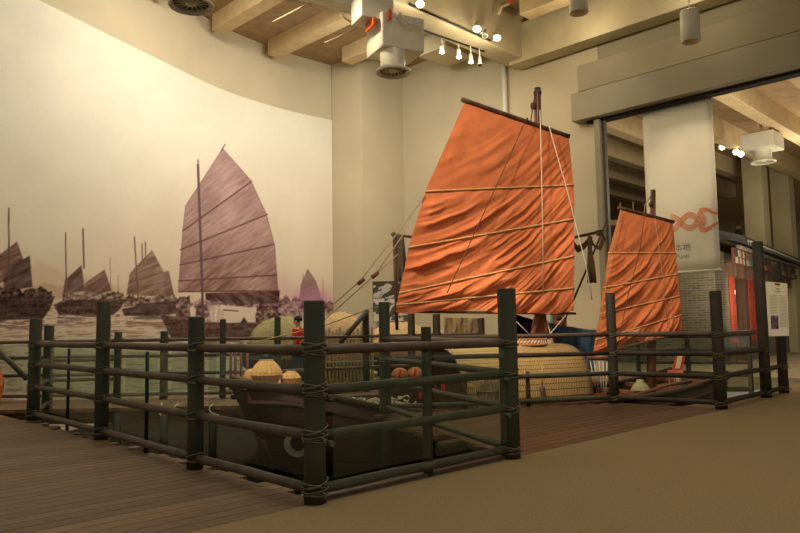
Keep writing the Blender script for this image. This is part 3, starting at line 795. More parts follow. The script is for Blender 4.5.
# masts
def mast(px_b, py_b, px_t, py_t, s_plane, r0, r1, zfoot):
    p0 = bp(s_plane, .02, 0); t = on_plane(px_t, py_t, p0, BN); c = on_plane(px_b, py_b, p0, BN)
    d = (t-c)/(t[2]-c[2]); f = c+d*(zfoot-c[2])
    o = MB().tube([f, (f+t)/2, t], [r0, (r0+r1)/2, r1], 14).build('mast', 'mast_wood', junk); return o, f, t
m1, f1, t1_ = mast(540.5, 338, 537.3, 88, 5.3, .125, .062, -.35)
m2, f2, t2_ = mast(651, 400, 653, 190, 7.9, .095, .05, -.2)
MB().tube([t1_-[0, 0, .12], t1_-[0, 0, .05]], .075, 12).build('mast_band', 'steel_grey', m1)
MB().lathe([(0, 0), (.05, .02), (.06, .07), (.05, .12), (0, .14)], t1_+np.array([-.09, -.05, -.42]), 10).build('pulley_block', 'spar_wood', m1)
wire([t1_+np.array([-.05, -.05, -.1]), t1_+np.array([-.10, -.06, -.35]), t1_+np.array([-.18, -.12, -.75]), sp_(527, 118)], .012, 'net_brown', m1, 'halyard')
wire([t1_+np.array([-.02, -.07, -.1]), t1_+np.array([-.03, -.1, -.9])], .010, 'rope_tan', m1, 'halyard')
wire([t2_+np.array([-.05, -.05, -.1]), t2_+np.array([-.2, -.1, -.3]), t2_+np.array([-.27, -.14, -.62])], .012, 'rope_tan', m2, 'halyard')
MB().lathe([(0, 0), (.04, .02), (.05, .06), (.04, .1), (0, .12)], t2_+np.array([-.07, -.05, -.36]), 10).build('pulley_block', 'spar_wood', m2)
# mast cheeks beside the main mast
for px in (532.5, 547): 
    a = on_plane(px, 339, bp(5.3, .12, 0), BN); c = on_plane(px*.55+540*.45, 318, bp(5.3, .12, 0), BN); MB().tube([a, c], [.06, .045], 8).build('mast_cheek', 'mast_wood', junk)
# rigging forward
fg = bp(3, .33, 0)
def rp(x, y): return on_plane(x, y, fg, BN)
for pts in (((425, 195), (407.5, 220), (361, 280), (330.7, 306.6), (300, 331)), ((398, 300-46), (375, 275), (327, 317.6), (300, 343)), ((405, 232), (375, 275)), ((396, 303), (372, 308), (326, 325), (252, 343))):
    wire([rp(*p) for p in pts], .009, 'rope_tan', junk)
for (x0, y0, x1, y1) in ((358, 284, 364, 279), (372, 277.5, 378, 272.5)):
    MB().tube([rp(x0, y0), rp(x1, y1)], .032, 8).build('pulley_block', 'mast_wood', junk)
# sheets under the aft sail, long boom pole, stern fittings
for i, (x0, x1) in enumerate(((589.5, 597), (593.5, 599), (599, 602), (603, 604), (607, 606))):
    wire([sp_(x0, 358+i*.5, AF), sp_(x1, 394, AF)], .010, 'rope_white', junk, 'sheet_rope')
MB().tube([sp_(587, 358, AF), sp_(609, 359, AF)], .03, 8).build('sheet_block', 'mast_wood', junk)
wire([sp_(566, 315), sp_(545, 340)], .009, 'rope_white', junk)
wire([sp_(513, 318), sp_(536, 341)], .006, 'rope_white', junk)
wire([at(573.5, 300, 14.3), at(606, 223, 14.3)], .022, 'spar_wood', junk, 'boat_pole')
MB().tube([at(560, 240.5, 14.25), at(603, 231, 14.25)], .03, 8).build('boat_pole', 'spar_wood', junk)
wire([at(555, 342, 14.3), at(573.5, 300, 14.3)], .022, 'spar_wood', junk, 'boat_pole')
MB().tube([at(391, 234.4, 13.0), at(412, 237, 13.0)], .025, 8).build('boat_pole', 'spar_wood', junk)
MB().tube([at(394, 232, 13.0), at(397, 330, 13.0)], .03, 8).build('boat_pole', 'spar_wood', junk)
wire([at(540, 318, 13.25), at(560, 327, 13.25), at(580, 330, 13.25), at(600, 330, 13.25)], .012, 'rope_tan', junk, 'clothesline')
MB().tube([bp(9.0, .55, .05), bp(9.35, .6, .24)], [.09, .06], 8).build('stern_post', 'hull_wood', junk)
MB().tube([bp(8.4, .2, -.05), bp(9.6, .8, -.06)], .05, 8).build('tiller', 'hull_dark', junk)
MB().prism([bp(9.12, -.06, 0), bp(9.55, -.06, 0), bp(9.55, .06, 0), bp(9.12, .06, 0)], WZ-.2, .1).build('rudder', 'hull_dark', junk)
wire([bp(6.3, .75, -.12), bp(7.6, .7, .1), bp(8.4, .5, .12)], .03, 'mast_wood', junk, 'oar')
for s in (7.3, 8.0, 8.6): MB().box(bp(s, 0, np.interp(s, [q[0] for q in st], [q[2] for q in st])-.04), (.12, 1.5, .08), BU[:2]).build('thwart', 'boat_deck', junk, bevel=.01)
for s in (1.4, 2.0, 2.5): MB().box(bp(s, 0, np.interp(s, [q[0] for q in st], [q[2] for q in st])-.03), (.14, 1.6, .08), BU[:2]).build('thwart', 'boat_deck', junk, bevel=.01)

# ------------------------------------------------------------------ things aboard and around
def basket(loc, prof, n, label, cat, m='basket', rim=True, ribs=True, name='woven_basket'):
    root = empty(name, loc, label, cat)
    mb = MB()
    vs = []; 
    P_ = crom(prof, 5)
    for r, z in P_:
        for k in range(n):
            q = 2*PI*k/n; rr = max(.001, r*(1+(.045 if k % 2 else -.045)))
            vs.append((loc[0]+rr*math.cos(q), loc[1]+rr*math.sin(q), loc[2]+z))
    fs = [(i*n+k, i*n+(k+1) % n, (i+1)*n+(k+1) % n, (i+1)*n+k) for i in range(len(P_)-1) for k in range(n)]
    mb.add(vs, fs, smooth=False); mb.build('woven_body', m, root)
    if rim:
        r, z = prof[-1]
        MB().tube([(loc[0]+r*math.cos(q), loc[1]+r*math.sin(q), loc[2]+z) for q in np.linspace(0, 2*PI, 24, endpoint=False)], .016, 6, closed=True).build('rim', m, root)
        i = max(range(len(prof)), key=lambda j: prof[j][0]); r, z = prof[i]
        MB().tube([(loc[0]+(r+.005)*math.cos(q), loc[1]+(r+.005)*math.sin(q), loc[2]+z) for q in np.linspace(0, 2*PI, 28, endpoint=False)], .009, 6, closed=True).build('band', m, root)
    return root
bz = .385
a = at(266.3, 383.5, 10.25)
basket((a[0], a[1], bz), [(.001, 0), (.13, .005), (.155, .06), (.218, .18), (.19, .27), (.12, .36), (.085, .385)], 40, 'large pale ribbed basket with a pinched neck on the bow deck', 'basket')
r0 = empty('dark_bowl', (a[0], a[1], bz+.385), 'dark bowl turned over on top of the large pale basket', 'bowl')
MB().lathe([(.001, .105), (.05, .10), (.085, .075), (.095, .02), (.085, 0.002), (.075, .01)], (a[0], a[1], bz+.387), 20).build('bowl_body', 'hull_dark', r0)
a = at(290.8, 385, 10.35)
basket((a[0], a[1], bz-.02), [(.001, 0), (.09, .005), (.135, .08), (.14, .14), (.10, .205), (.06, .225)], 32, 'small round pale basket beside the large basket on the bow', 'basket')
a = at(252, 374, 10.75)
basket((a[0], a[1], bz), [(.001, 0), (.09, .01), (.12, .1), (.10, .2), (.03, .24)], 28, 'pale rounded basket behind the large basket, near the bow poles', 'basket', rim=False)
a = at(284, 376, 10.75)
o = MB().lathe([(.001, .16), (.05, .15), (.10, .09), (.12, .02), (.1, .0), (.001, 0)], (a[0], a[1], bz-.02), 14).build('white_bundle', 'cream'); tag(o, 'white cloth bundle between the two baskets on the bow', 'bundle')
a = at(296, 373, 10.9)
o = MB().add([(a[0]-.14, a[1], bz), (a[0]+.12, a[1]-.05, bz), (a[0]+.1, a[1]+.1, bz), (a[0], a[1], bz+.2)], [(0, 1, 3), (1, 2, 3), (2, 0, 3), (2, 1, 0)]).build('green_cover', 'green_net'); tag(o, 'small green canvas cover behind the small basket', 'cover')
# tray on the canopy
a = on_plane(529, 349, bp(4.7, .1, 0), BN)
zc = -.12+.985+.0
root = empty('woven_tray', (a[0], a[1], zc), 'round braided copper and white tray on top of the mat canopy', 'tray')
mb = MB().lathe([(.001, .0), (.25, .0), (.30, .025), (.29, .07), (.275, .12), (.27, .12), (.26, .03), (.001, .02)], (a[0], a[1], zc), 30); mb.build('tray_body', 'copper_weave', root)
mb = MB()
for k in range(30):
    q = 2*PI*k/30; mb.tube([(a[0]+.303*math.cos(q), a[1]+.303*math.sin(q), zc+.03), (a[0]+.285*math.cos(q+.2), a[1]+.285*math.sin(q+.2), zc+.105)], .009, 5)
mb.build('braid', 'rope_white', root)
for z, r in ((.02, .30), (.115, .28)): MB().tube([(a[0]+r*math.cos(q), a[1]+r*math.sin(q), zc+z) for q in np.linspace(0, 2*PI, 28, endpoint=False)], .016, 6, closed=True).build('rim', 'copper_weave', root)
# tall creel
a = at(486, 404, 11.12)
zg = -.09
basket((a[0], a[1], zg), [(.001, 0), (.16, .005), (.175, .12), (.19, .3), (.185, .45), (.15, .53)], 36, 'tall grey wicker creel in front of the mat canopy', 'basket', 'basket_grey')
a2 = at(486, 370, 11.12)
rng = random.Random(3)
mb = MB()
for k in range(9):
    q0 = rng.uniform(0, 6); mb.tube([(a[0]+.10*math.cos(q0+t)*rng.uniform(.7, 1.2), a[1]+.10*math.sin(q0+t)*rng.uniform(.7, 1.2), zg+.53+.05*rng.random()) for t in np.linspace(0, 4, 8)], .012, 5)
mb.tube([(a[0]+.1, a[1], zg+.55), (a[0]+.25, a[1], zg+.63), (a[0]+.36, a[1]-.05, zg+.66)], .012, 5)
o = mb.build('rope_heap', 'net_grey'); tag(o, 'tangled grey rope heaped in the mouth of the creel', 'rope')
# small hanging pulley on canopy
a = on_plane(542, 385, bp(5, .87, 0), BN)
root = empty('hanging_float', a, 'small dark wooden float hanging on the side of the mat canopy', 'float')
MB().lathe([(.001, 0), (.03, -.02), (.05, -.08), (.03, -.14), (.045, -.2), (.035, -.26), (.001, -.28)], a, 12).build('float_body', 'spar_wood', root)
wire([a+[0, 0, 0], on_plane(542.5, 368, bp(5, .80, 0), BN)], .006, 'rope_tan', root, 'cord')
# hatch box and sacks
hx = bp(2.75, -.15, 0)
root = empty('deck_box', (hx[0], hx[1], -.38), 'dark red-brown wooden box on the deck ahead of the canopy', 'box')
MB().box((hx[0], hx[1], -.02), (.75, .6, .72), BU[:2]).build('box_body', 'hull_wood', root, bevel=.02)
MB().box((hx[0], hx[1], .36), (.82, .66, .05), BU[:2]).build('box_lid', 'boat_deck', root, bevel=.01)
for i, (px, py, w) in enumerate(((400, 372, .13), (415, 373.5, .12))):
    a = on_plane(px, py, hx+BN*.05, BN); zz = .385
    root = empty('sack', (a[0], a[1], zz), ('orange-tan sack tied with red, left on the deck box', 'orange-tan sack, right one of the pair on the deck box')[i], 'sack')
    prof = [(.001, 0), (.9, .01), (1.05, .07), (.85, .14), (.4, .175), (.001, .18)]
    MB().lathe([(r*w, z) for r, z in prof], (a[0], a[1], zz), 18).build('sack_body', 'sack_tan', root)
    MB().tube([(a[0]+.9*w*math.cos(q)*.15-.01, a[1]-1.06*w*abs(math.sin(q))**.5*(1 if q < PI else 1), zz+.07+.09*math.cos(q)) for q in np.linspace(.2, PI-.3, 9)], .016, 6).build('strap', 'red_paint', root)
a = on_plane(420.5, 386, hx+BN*.33, BN)
o = MB().prism([(a[0]-.03, a[1], 0), (a[0]+.03, a[1]-.0, 0), (a[0]+.03, a[1]+.012, 0), (a[0]-.03, a[1]+.012, 0)], a[2]-.2, a[2]+.08).build('red_paper', 'red_paint'); tag(o, 'red paper strip on the side of the deck box', 'paper strip')
a = on_plane(443, 386, bp(3.58, .45, 0), BN)
o = MB().prism([(a[0]-.03, a[1]-.01, 0), (a[0]+.03, a[1]-.0, 0), (a[0]+.03, a[1]+.012, 0), (a[0]-.03, a[1]+.012, 0)], a[2]-.12, a[2]+.1).build('red_paper', 'red_paint'); tag(o, 'red paper strip at the dark mouth of the mat canopy', 'paper strip')
# coiled net in the hold behind the near corner post
rng = random.Random(11); mb = MB(); ctr = bp(1.75, .35, .12)
for k in range(46):
    p = ctr+BU*rng.uniform(-.5, .75)+BN*rng.uniform(-.3, .35)+np.array([0, 0, rng.uniform(-.1, .03)]); q0 = rng.uniform(0, 6)
    mb.tube([p+np.array([.09*math.cos(q0+t), .09*math.sin(q0+t), .03*math.sin(2*t)]) for t in np.linspace(0, rng.uniform(2, 4.5), 7)], .011, 5)
o = mb.build('net_heap', 'rope_white'); tag(o, 'heap of pale fishing net and rope on the foredeck behind the corner post', 'net', kind='stuff')
# cloths
def cloth(name, quad, Y, label, cat, m, amp=.04, nu=30, nv=20, folds=5):
    P = np.zeros((nv, nu, 3))
    for j in range(nv):
        for i in range(nu):
            u, v = i/(nu-1), j/(nv-1)
            a_ = np.array(quad[0])*(1-u)+np.array(quad[1])*u; c_ = np.array(quad[3])*(1-u)+np.array(quad[2])*u; q = a_*(1-v)+c_*v
            P[j, i] = at(q[0], q[1], Y)+np.array([0, -1, 0])*(amp*math.sin(u*folds*2*PI+v*1.5)*(.3+.7*v)+amp*.5*math.sin(u*17+v*5))
    o = MB().grid(P).build(name, m); so = o.modifiers.new('thick', 'SOLIDIFY'); so.thickness = .012; return tag(o, label, cat)
cloth('blue_cloth', ((548, 323), (598, 331), (594, 371), (560, 362)), 13.2, 'dark blue cloth hung over the line between the two sails', 'cloth', 'blue_cloth')
cloth('black_awning', ((505, 311), (537.5, 321), (535.5, 336), (505, 338)), 13.4, 'black awning sheet below the big sail, beside the mast', 'awning', 'black_cloth', .02)
cloth('hanging_net', ((393.5, 235), (404, 237), (408, 276), (397.5, 283)), 12.95, 'grey net bundle hanging from a spar left of the big sail', 'net', 'net_grey', .03, folds=2)
mb = MB()
def strip(pts, wid, Y):
    P = np.zeros((len(pts), 6, 3))
    for j, (x, y) in enumerate(pts):
        for i in range(6): P[j, i] = at(x+(i/5-.5)*wid[j][0], y+(i/5-.5)*wid[j][1], Y+.03*math.sin(i*2.1+j))
    mb.grid(P)
strip([(590, 236), (590, 248), (591, 262), (592, 283)], [(5, 1), (4, 0), (6, 0), (8, 0)], 14.1)
strip([(573, 243), (578, 249), (584, 246), (590, 239)], [(1, 7), (1, 7), (1, 7), (1, 6)], 14.1)
strip([(590, 237), (594, 246), (600, 248), (604, 238), (602, 232), (596, 233)], [(1, 5), (4, 4), (2, 5), (5, 1), (1, 5), (1, 5)], 14.1)
o = mb.build('draped_net', 'net_brown'); so = o.modifiers.new('thick', 'SOLIDIFY'); so.thickness = .02
tag(o, 'brown net draped over a pole between the two sails', 'net')
# orange cloth, pot, charm at the stern
o = cloth('orange_cloth', ((583, 395.5), (606, 392), (606, 402), (583, 404)), 12.85, 'folded orange cloth under the white sheet ropes', 'cloth', 'orange_cloth', .015)
a = at(640.5, 390, 13.0)
root = empty('straw_hat', a, 'cream flat-topped straw hat lying on the stern thwart', 'hat')
MB().lathe([(.17, 0), (.168, .012), (.15, .05), (.11, .11), (.075, .13), (.07, .17), (.055, .19), (.001, .195)], a, 24).build('hat_body', 'bamboo_pale', root)
a = at(677.5, 371, 13.75)
root = empty('red_charm', a, 'small red shrine tablet with cream face standing on the stern', 'shrine tablet')
def arch(w, h, th, z0, m, name, dy=0):
    pts = [(-w, 0), (w, 0)]+[(w*math.cos(q), h-w+w*math.sin(q)) for q in np.linspace(0, PI, 9)]
    vs = [(a[0]+x+.25*z, a[1]+dy, a[2]+z0+z) for x, z in pts]+[(a[0]+x+.25*z, a[1]+dy+th, a[2]+z0+z) for x, z in pts]; n = len(pts)
    return MB().add(vs, [tuple(range(n)), tuple(range(2*n-1, n-1, -1))]+[(i, i+n, (i+1) % n+n, (i+1) % n) for i in range(n)]).build(name, m, root)
arch(.085, .36, .04, 0, 'red_paint', 'tablet'); arch(.045, .27, .02, .05, 'cream', 'tablet_face', -.012)
MB().box((a[0]-.04, a[1], a[2]-.01), (.26, .12, .05)).build('tablet_base', 'orange_cloth', root)
MB().tube([(a[0], a[1], a[2]-.03), (a[0]+.02, a[1], -.02)], .05, 8).build('stand', 'bamboo_pale', root)
a = at(684, 384, 13.75); mb = MB(); rng = random.Random(4)
for k in range(16):
    q0 = rng.uniform(0, 6); mb.tube([(a[0]+.07*math.cos(q0+t)+rng.uniform(-.03, .03), a[1]+.05*math.sin(q0+t), a[2]+.12*math.sin(t+q0*2)) for t in np.linspace(0, 3, 7)], .02, 5)
o = mb.build('green_net_bundle', 'green_net'); tag(o, 'green net bundle hanging on the stern below the red tablet', 'net')
for i, px in enumerate((671.5, 677)):  # solid red bits put in for a reflection below the tablet
    a = at(px, 398, 13.1)
    root = empty('red_reflection', a, ('left of two small red bits made for a reflection at the stern waterline', 'right of two small red bits made for a reflection at the stern waterline')[i], 'float')
    MB().lathe([(.001, -.09), (.035, -.08), (.045, 0), (.035, .07), (.012, .09), (.001, .1)], a, 12).build('float_body', 'red_paint', root)
    MB().tube([a+[0, 0, .09], a+[0, .1, .42]], .006, 5).build('cord', 'rope_tan', root)

# sampans with mat roofs on the quay behind
def sampan(px0, px1, ytop, Y, m, label, zb=0.0):
    a = at(px0, 330, Y); c = at(px1, 330, Y); t = at((px0+px1)/2, ytop, Y); L = c[0]-a[0]; cx = (a[0]+c[0])/2; hgt = t[2]-.55
    root = empty('mat_roof_sampan', (cx, Y, zb), label, 'boat')
    P = np.zeros((16, 21, 3))
    for i in range(16):
        u = i/15; k = math.sin(PI*(.12+.76*u))**.35
        for j in range(21):
            q = PI*j/20; P[i, j] = (cx-L/2+L*u, Y-.75*math.cos(q), .5+hgt*k*math.sin(q)**.8+.02*math.sin(i*3))
    o = MB().grid(P).build('mat_roof', m, root); so = o.modifiers.new('thick', 'SOLIDIFY'); so.thickness = .05
    for i in (1, 5, 10, 14): MB().tube([p+np.array([0, -.02, .015]) for p in P[i]], .02, 6).build('roof_hoop', 'bamboo_pale', o)
    H_ = []
    for i in range(11):
        u = i/10; w = .8*(1-.55*abs(2*u-1)**2.5); zz = .55+.35*abs(2*u-1)**2.5; zk = .05+.25*abs(2*u-1)**3
        H_.append([(cx-L*.72+L*1.44*u, Y+w*math.copysign(abs(q)**.8, q), zk+(zz-zk)*abs(q)**2) for q in np.linspace(-1, 1, 11)])
    o = MB().grid(np.array(H_)).build('hull', 'hull_wood', root); so = o.modifiers.new('thick', 'SOLIDIFY'); so.thickness = .05
    for s in (-.35, .35): MB().box((cx+L*s, Y, .09), (.15, .7, .2)).build('cradle', 'hull_dark', root)
    return root
sampan(256, 312, 316, 17.6, 'straw_dull', 'sampan with dull green-yellow mat roof under the small mural sail')
sampan(318, 362, 312, 16.9, 'straw_tan', 'sampan with domed tan mat roof behind the corner post')
sampan(372, 428, 322, 18.4, 'straw_tan', 'sampan with low tan mat roof below the black and white photo')
# picket fence
a = at(322, 336, 15.3); c = at(372, 337, 15.5); root = empty('picket_fence', ((a[0]+c[0])/2, 15.4, 0), 'pale bamboo picket fence in front of the domed sampan', 'fence')
for k in range(15):
    p = a+(c-a)*k/14; h_ = 1.14+.09*((k*7) % 3)/2
    MB().tube([(p[0], p[1], -.01), (p[0], p[1], h_), (p[0], p[1], h_+.05)], [.03, .03, .008], 8).build('picket', 'bamboo_pale', root)
for z in (.5, .98): MB().tube([(a[0]-.1, a[1]-.03, z), (c[0]+.1, c[1]-.03, z)], .018, 6).build('fence_rail', 'bamboo_pale', root)

# people
def person(px, ytop, Y, label, shirt, face=(0, -1), skinm='skin', kid=1.0):
    t = at(px, ytop, Y); hgt = t[2]; k = hgt/1.70; x0, y0 = t[0], t[1]
    root = empty('person', (x0, y0, 0), label, 'person')
    f = np.array([face[0], face[1], 0.]); f /= np.linalg.norm(f); s = np.array([-f[1], f[0], 0])
    def W(a_, b_, c_): return (np.array([x0, y0, 0])+s*a_*k+f*b_*k+np.array([0, 0, c_*k]))
    J = {'pel': (0, 0, .93), 'sp': (0, .01, 1.12), 'ch': (0, 0, 1.30), 'nk': (0, 0, 1.43), 'hd': (0, .015, 1.50), 'h2': (0, .02, 1.62)}
    R = {'pel': .135, 'sp': .12, 'ch': .135, 'nk': .055, 'hd': .07, 'h2': .085}
    E = [('pel', 'sp'), ('sp', 'ch'), ('ch', 'nk'), ('nk', 'hd'), ('hd', 'h2')]
    for sg, n in ((-1, 'l'), (1, 'r')):
        for nm, p, r in (('sh', (.17, 0, 1.37), .065), ('el', (.23, -.02, 1.10), .045), ('wr', (.22, .10, .88), .032), ('hn', (.21, .13, .80), .035), ('hp', (.10, 0, .88), .095), ('kn', (.10, .02, .48), .062), ('an', (.10, 0, .09), .042), ('ft', (.11, .14, .04), .035)):
            J[nm+n] = (sg*p[0], p[1], p[2]); R[nm+n] = r
        E += [('ch', 'sh'+n), ('sh'+n, 'el'+n), ('el'+n, 'wr'+n), ('wr'+n, 'hn'+n), ('pel', 'hp'+n), ('hp'+n, 'kn'+n), ('kn'+n, 'an'+n), ('an'+n, 'ft'+n)]
        for q in range(5):
            nm = 'f%d' % q+n; off = (q-2)*.016; J[nm] = (sg*(.21+off*.2), .13+off+.01, .715 if q else .76); R[nm] = .009
            E.append(('hn'+n, nm))
    names = list(J); me = bpy.data.meshes.new('body'); me.from_pydata([tuple(W(*J[q])) for q in names], [(names.index(a_), names.index(b_)) for a_, b_ in E], [])
    o = bpy.data.objects.new('body', me); C.objects.link(o); o.parent = root; o.matrix_parent_inverse = Matrix.Translation(-root.location)
    o.modifiers.new('skin', 'SKIN'); 
    for i, q in enumerate(names):
        me.skin_vertices[0].data[i].radius = (R[q]*k, R[q]*k); me.skin_vertices[0].data[i].use_root = (q == 'pel')
    ss = o.modifiers.new('sub', 'SUBSURF'); ss.levels = 1; ss.render_levels = 2
    me.materials.append(MATS[skinm])
    c = W(0, .02, 1.60)
    def ell(c_, rx, ry, rz, nm, m, zc=None):
        mb = MB(); vs = []; n = 16; mrow = 9
        for i in range(mrow):
            th = PI*i/(mrow-1) if zc is None else zc*i/(mrow-1)
            for j in range(n):
                q = 2*PI*j/n; vs.append(c_+s*rx*math.sin(th)*math.cos(q)+f*ry*math.sin(th)*math.sin(q)+np.array([0, 0, rz*math.cos(th)]))
        mb.add(vs, [(i*n+j, i*n+(j+1) % n, (i+1)*n+(j+1) % n, (i+1)*n+j) for i in range(mrow-1) for j in range(n)], smooth=True); mb.build(nm, m, root)
    ell(c+f*(-.012*k)+[0, 0, .012*k], .094*k, .112*k, .115*k, 'hair', 'hair', 1.75)
    for sg in (-1, 1):
        e = c+s*sg*.034*k+f*.088*k+np.array([0, 0, -.005*k]); ell(e, .013*k, .008*k, .008*k, 'eye', 'hair')
        ell(c+s*sg*.09*k+[0, 0, -.015*k], .014*k, .022*k, .03*k, 'ear', skinm)
    ell(c+f*.10*k+[0, 0, -.035*k], .014*k, .02*k, .022*k, 'nose', skinm)
    ell(c+f*.083*k+[0, 0, -.068*k], .024*k, .008*k, .006*k, 'mouth', 'red_paint')
    mb = MB(); n = 20
    for rings, nm, m in (([(.185, .135, .86), (.165, .13, 1.0), (.16, .125, 1.14), (.18, .135, 1.28), (.175, .12, 1.36), (.09, .085, 1.42), (.065, .07, 1.44)], 'shirt', shirt),):
        vs = [W(a_*math.cos(2*PI*j/n), b_*math.sin(2*PI*j/n), z) for a_, b_, z in rings for j in range(n)]
        mb.add(vs, [(i*n+j, i*n+(j+1) % n, (i+1)*n+(j+1) % n, (i+1)*n+j) for i in range(len(rings)-1) for j in range(n)], smooth=True)
    for sg in (-1, 1): mb.tube([W(sg*.15, 0, 1.37), W(sg*.20, -.01, 1.24), W(sg*.225, -.015, 1.13)], [.082*k, .07*k, .062*k], 12, cap=False)
    mb.build('shirt', shirt, root)
    mb = MB()
    for sg in (-1, 1): mb.tube([W(sg*.07, 0, .92), W(sg*.10, 0, .82), W(sg*.10, .02, .48), W(sg*.10, 0, .10)], [.12*k, .115*k, .082*k, .065*k], 14)
    mb.build('trousers', 'dark_trousers', root)
person(298.5, 316.5, 15.0, 'person in a red shirt with black hair, standing half hidden by the corner post', 'red_cloth', (-.9, .3))
person(559, 316.5, 16.6, 'person with black hair before a brown board, seen below the big sail', 'board_brown', (0, -1))
# brown board behind that person
a = at(552, 313-12, 17.0); c = at(567, 330, 17.0)
root = empty('display_board', ((a[0]+c[0])/2, 17.0, 0), 'narrow brown display board with a teal edge behind the mast', 'board')
MB().box(((a[0]+c[0])/2, 17.02, 1.0), (c[0]-a[0], .05, 2.02)).build('board', 'board_brown', root)
MB().box((a[0]-.03, 17.0, 1.0), (.05, .06, 2.02)).build('board_edge', 'teal', root)
# black and white photo panel
def photo_panel():
    Y = 20.5; a = at(373, 282, Y); c = at(407.5, 321, Y); root = empty('photo_panel', ((a[0]+c[0])/2, Y, 0), 'black and white photograph of rough water on a stand left of the big sail', 'picture')
    nu, nv = 60, 60; P = np.zeros((nv, nu, 3)); mb = MB()
    U, V = np.meshgrid(np.linspace(0, 1, nu), np.linspace(0, 1, nv))
    P[..., 0] = a[0]+(c[0]-a[0])*U; P[..., 1] = Y; P[..., 2] = a[2]+(c[2]-a[2])*V
    t = fbm(U*5, V*9+U*3, 4); g = np.where(V < .42, np.where(t > .55, .5, .05), np.where(t > .50, .05, .62)+V*.05)
    vs = P.reshape(-1, 3)
    for j in range(nv-1):
        for i in range(nu-1):
            v = float(g[j, i]); o = (j*nu+i, (j+1)*nu+i, (j+1)*nu+i+1, j*nu+i+1)
            mb.f.append(o); mb.c.append((v, v*.97, v*.9)); mb.sm.append(False)
    mb.v = [tuple(p) for p in vs]
    mat('photo_print', (225, 215, 195), .7, .02, 3, attr='col'); mb.build('photo', 'photo_print', root)
    MB().box(((a[0]+c[0])/2, Y+.04, (a[2]+c[2])/2), (c[0]-a[0]+.03, .06, a[2]-c[2]+.03)).build('panel_board', 'black_metal', root)
    for x in (a[0]+.12, c[0]-.12): MB().tube([(x, Y+.05, -.01), (x, Y+.05, c[2]+.1)], .03, 8).build('leg', 'steel_grey', root)
photo_panel()
# net curtain and white card below the big sail
cloth('net_curtain', ((444, 317), (480, 318), (480, 338), (444, 338)), 16.0, 'thin brown net curtain below the big sail', 'net', 'net_pale', .05, folds=7)
a = at(434, 330, 16.5); c = at(449, 339, 16.5)
root = empty('white_card', ((a[0]+c[0])/2, 16.5, 0), 'white signboard on a leg behind the rear railing', 'sign')
MB().box(((a[0]+c[0])/2, 16.5, (a[2]+c[2])/2), (c[0]-a[0], .03, a[2]-c[2])).build('card', 'cream', root)
MB().tube([((a[0]+c[0])/2, 16.52, -.01), ((a[0]+c[0])/2, 16.52, c[2]+.05)], .02, 8).build('leg', 'steel_grey', root)
for px, py, sg in ((159, 411, 1), (176, 411.5, -1), (196, 410, 1), (211, 412, -1)):
    a = at(px, py, 11.3); o = MB().tube([a+np.array([sg*.05*math.sin(t*1.7)+.03*t, .12 if t == 0 else -.02*t, .09-.055*t+.02*math.cos(t*2)]) for t in np.linspace(0, 3.2, 9)], .012, 6).build('rope_end', 'rope_white')
    tag(o, 'short pale rope end hanging from the edge of the far pier', 'rope', 'rope ends on the far pier edge')
# wicker drum far left
a = gp(-17.5, 403)
basket((a[0], a[1], 0), [(.001, 0), (.24, .005), (.29, .15), (.31, .3), (.29, .48), (.24, .6)], 40, 'orange wicker drum basket on the boardwalk at the far left', 'basket', 'wicker_orange')

# ------------------------------------------------------------------ information sign
q4 = [(767, 281.5), (787.3, 283.4), (789, 335.8), (769.4, 336.3)]
YB = 11.55
A_, B2, C2, D_ = at(*q4[0], YB), at(*q4[1], YB+.30), at(*q4[2], YB+.30), at(*q4[3], YB)
root = empty('information_sign', (A_+B2+C2+D_)/4, 'cream upright information sign with small red heading fixed to the tall posts', 'sign')
nrm = np.cross(B2-A_, D_-A_); nrm /= np.linalg.norm(nrm); nrm = nrm if nrm[1] < 0 else -nrm
def onp(u, v, h=0): return (A_*(1-u)+B2*u)*(1-v)+(D_*(1-u)+C2*u)*v+nrm*h
mb = MB().hexa([onp(0, 1), onp(1, 1), onp(1, 1, -.05), onp(0, 1, -.05), onp(0, 0), onp(1, 0), onp(1, 0, -.05), onp(0, 0, -.05)]); mb.build('board', 'panel_board', root)
def patch(u0, v0, u1, v1, m, name, h=.004): return MB().add([onp(u0, v1, h), onp(u1, v1, h), onp(u1, v0, h), onp(u0, v0, h)], [(0, 1, 2, 3)]).build(name, m, root)
patch(.36, .015, .62, .055, 'red_paint', 'heading'); 
patch(.10, .62, .48, .87, 'panel_photo', 'photograph')
mb = MB()
for u0, u1, v0, v1, n in ((.08, .46, .24, .58, 13), (.54, .94, .24, .82, 22)):
    for k in range(n):
        v = v0+(v1-v0)*k/(n-1); mb.add([onp(u0, v+.008, .004), onp(u1, v+.008, .004), onp(u1, v, .004), onp(u0, v, .004)], [(0, 1, 2, 3)])
for v, u0, u1 in ((.11, .40, .60), (.16, .36, .64)): mb.add([onp(u0, v+.02, .004), onp(u1, v+.02, .004), onp(u1, v, .004), onp(u0, v, .004)], [(0, 1, 2, 3)])
mat('faint_ink', (190, 176, 150), .8, .05, 5); mb.build('lettering', 'faint_ink', root)
for v in (.15, .8): MB().tube([onp(.05, v, -.05), P765+np.array([0, 0, onp(.05, v)[2]])], .02, 8).build('bracket', 'black_metal', root)

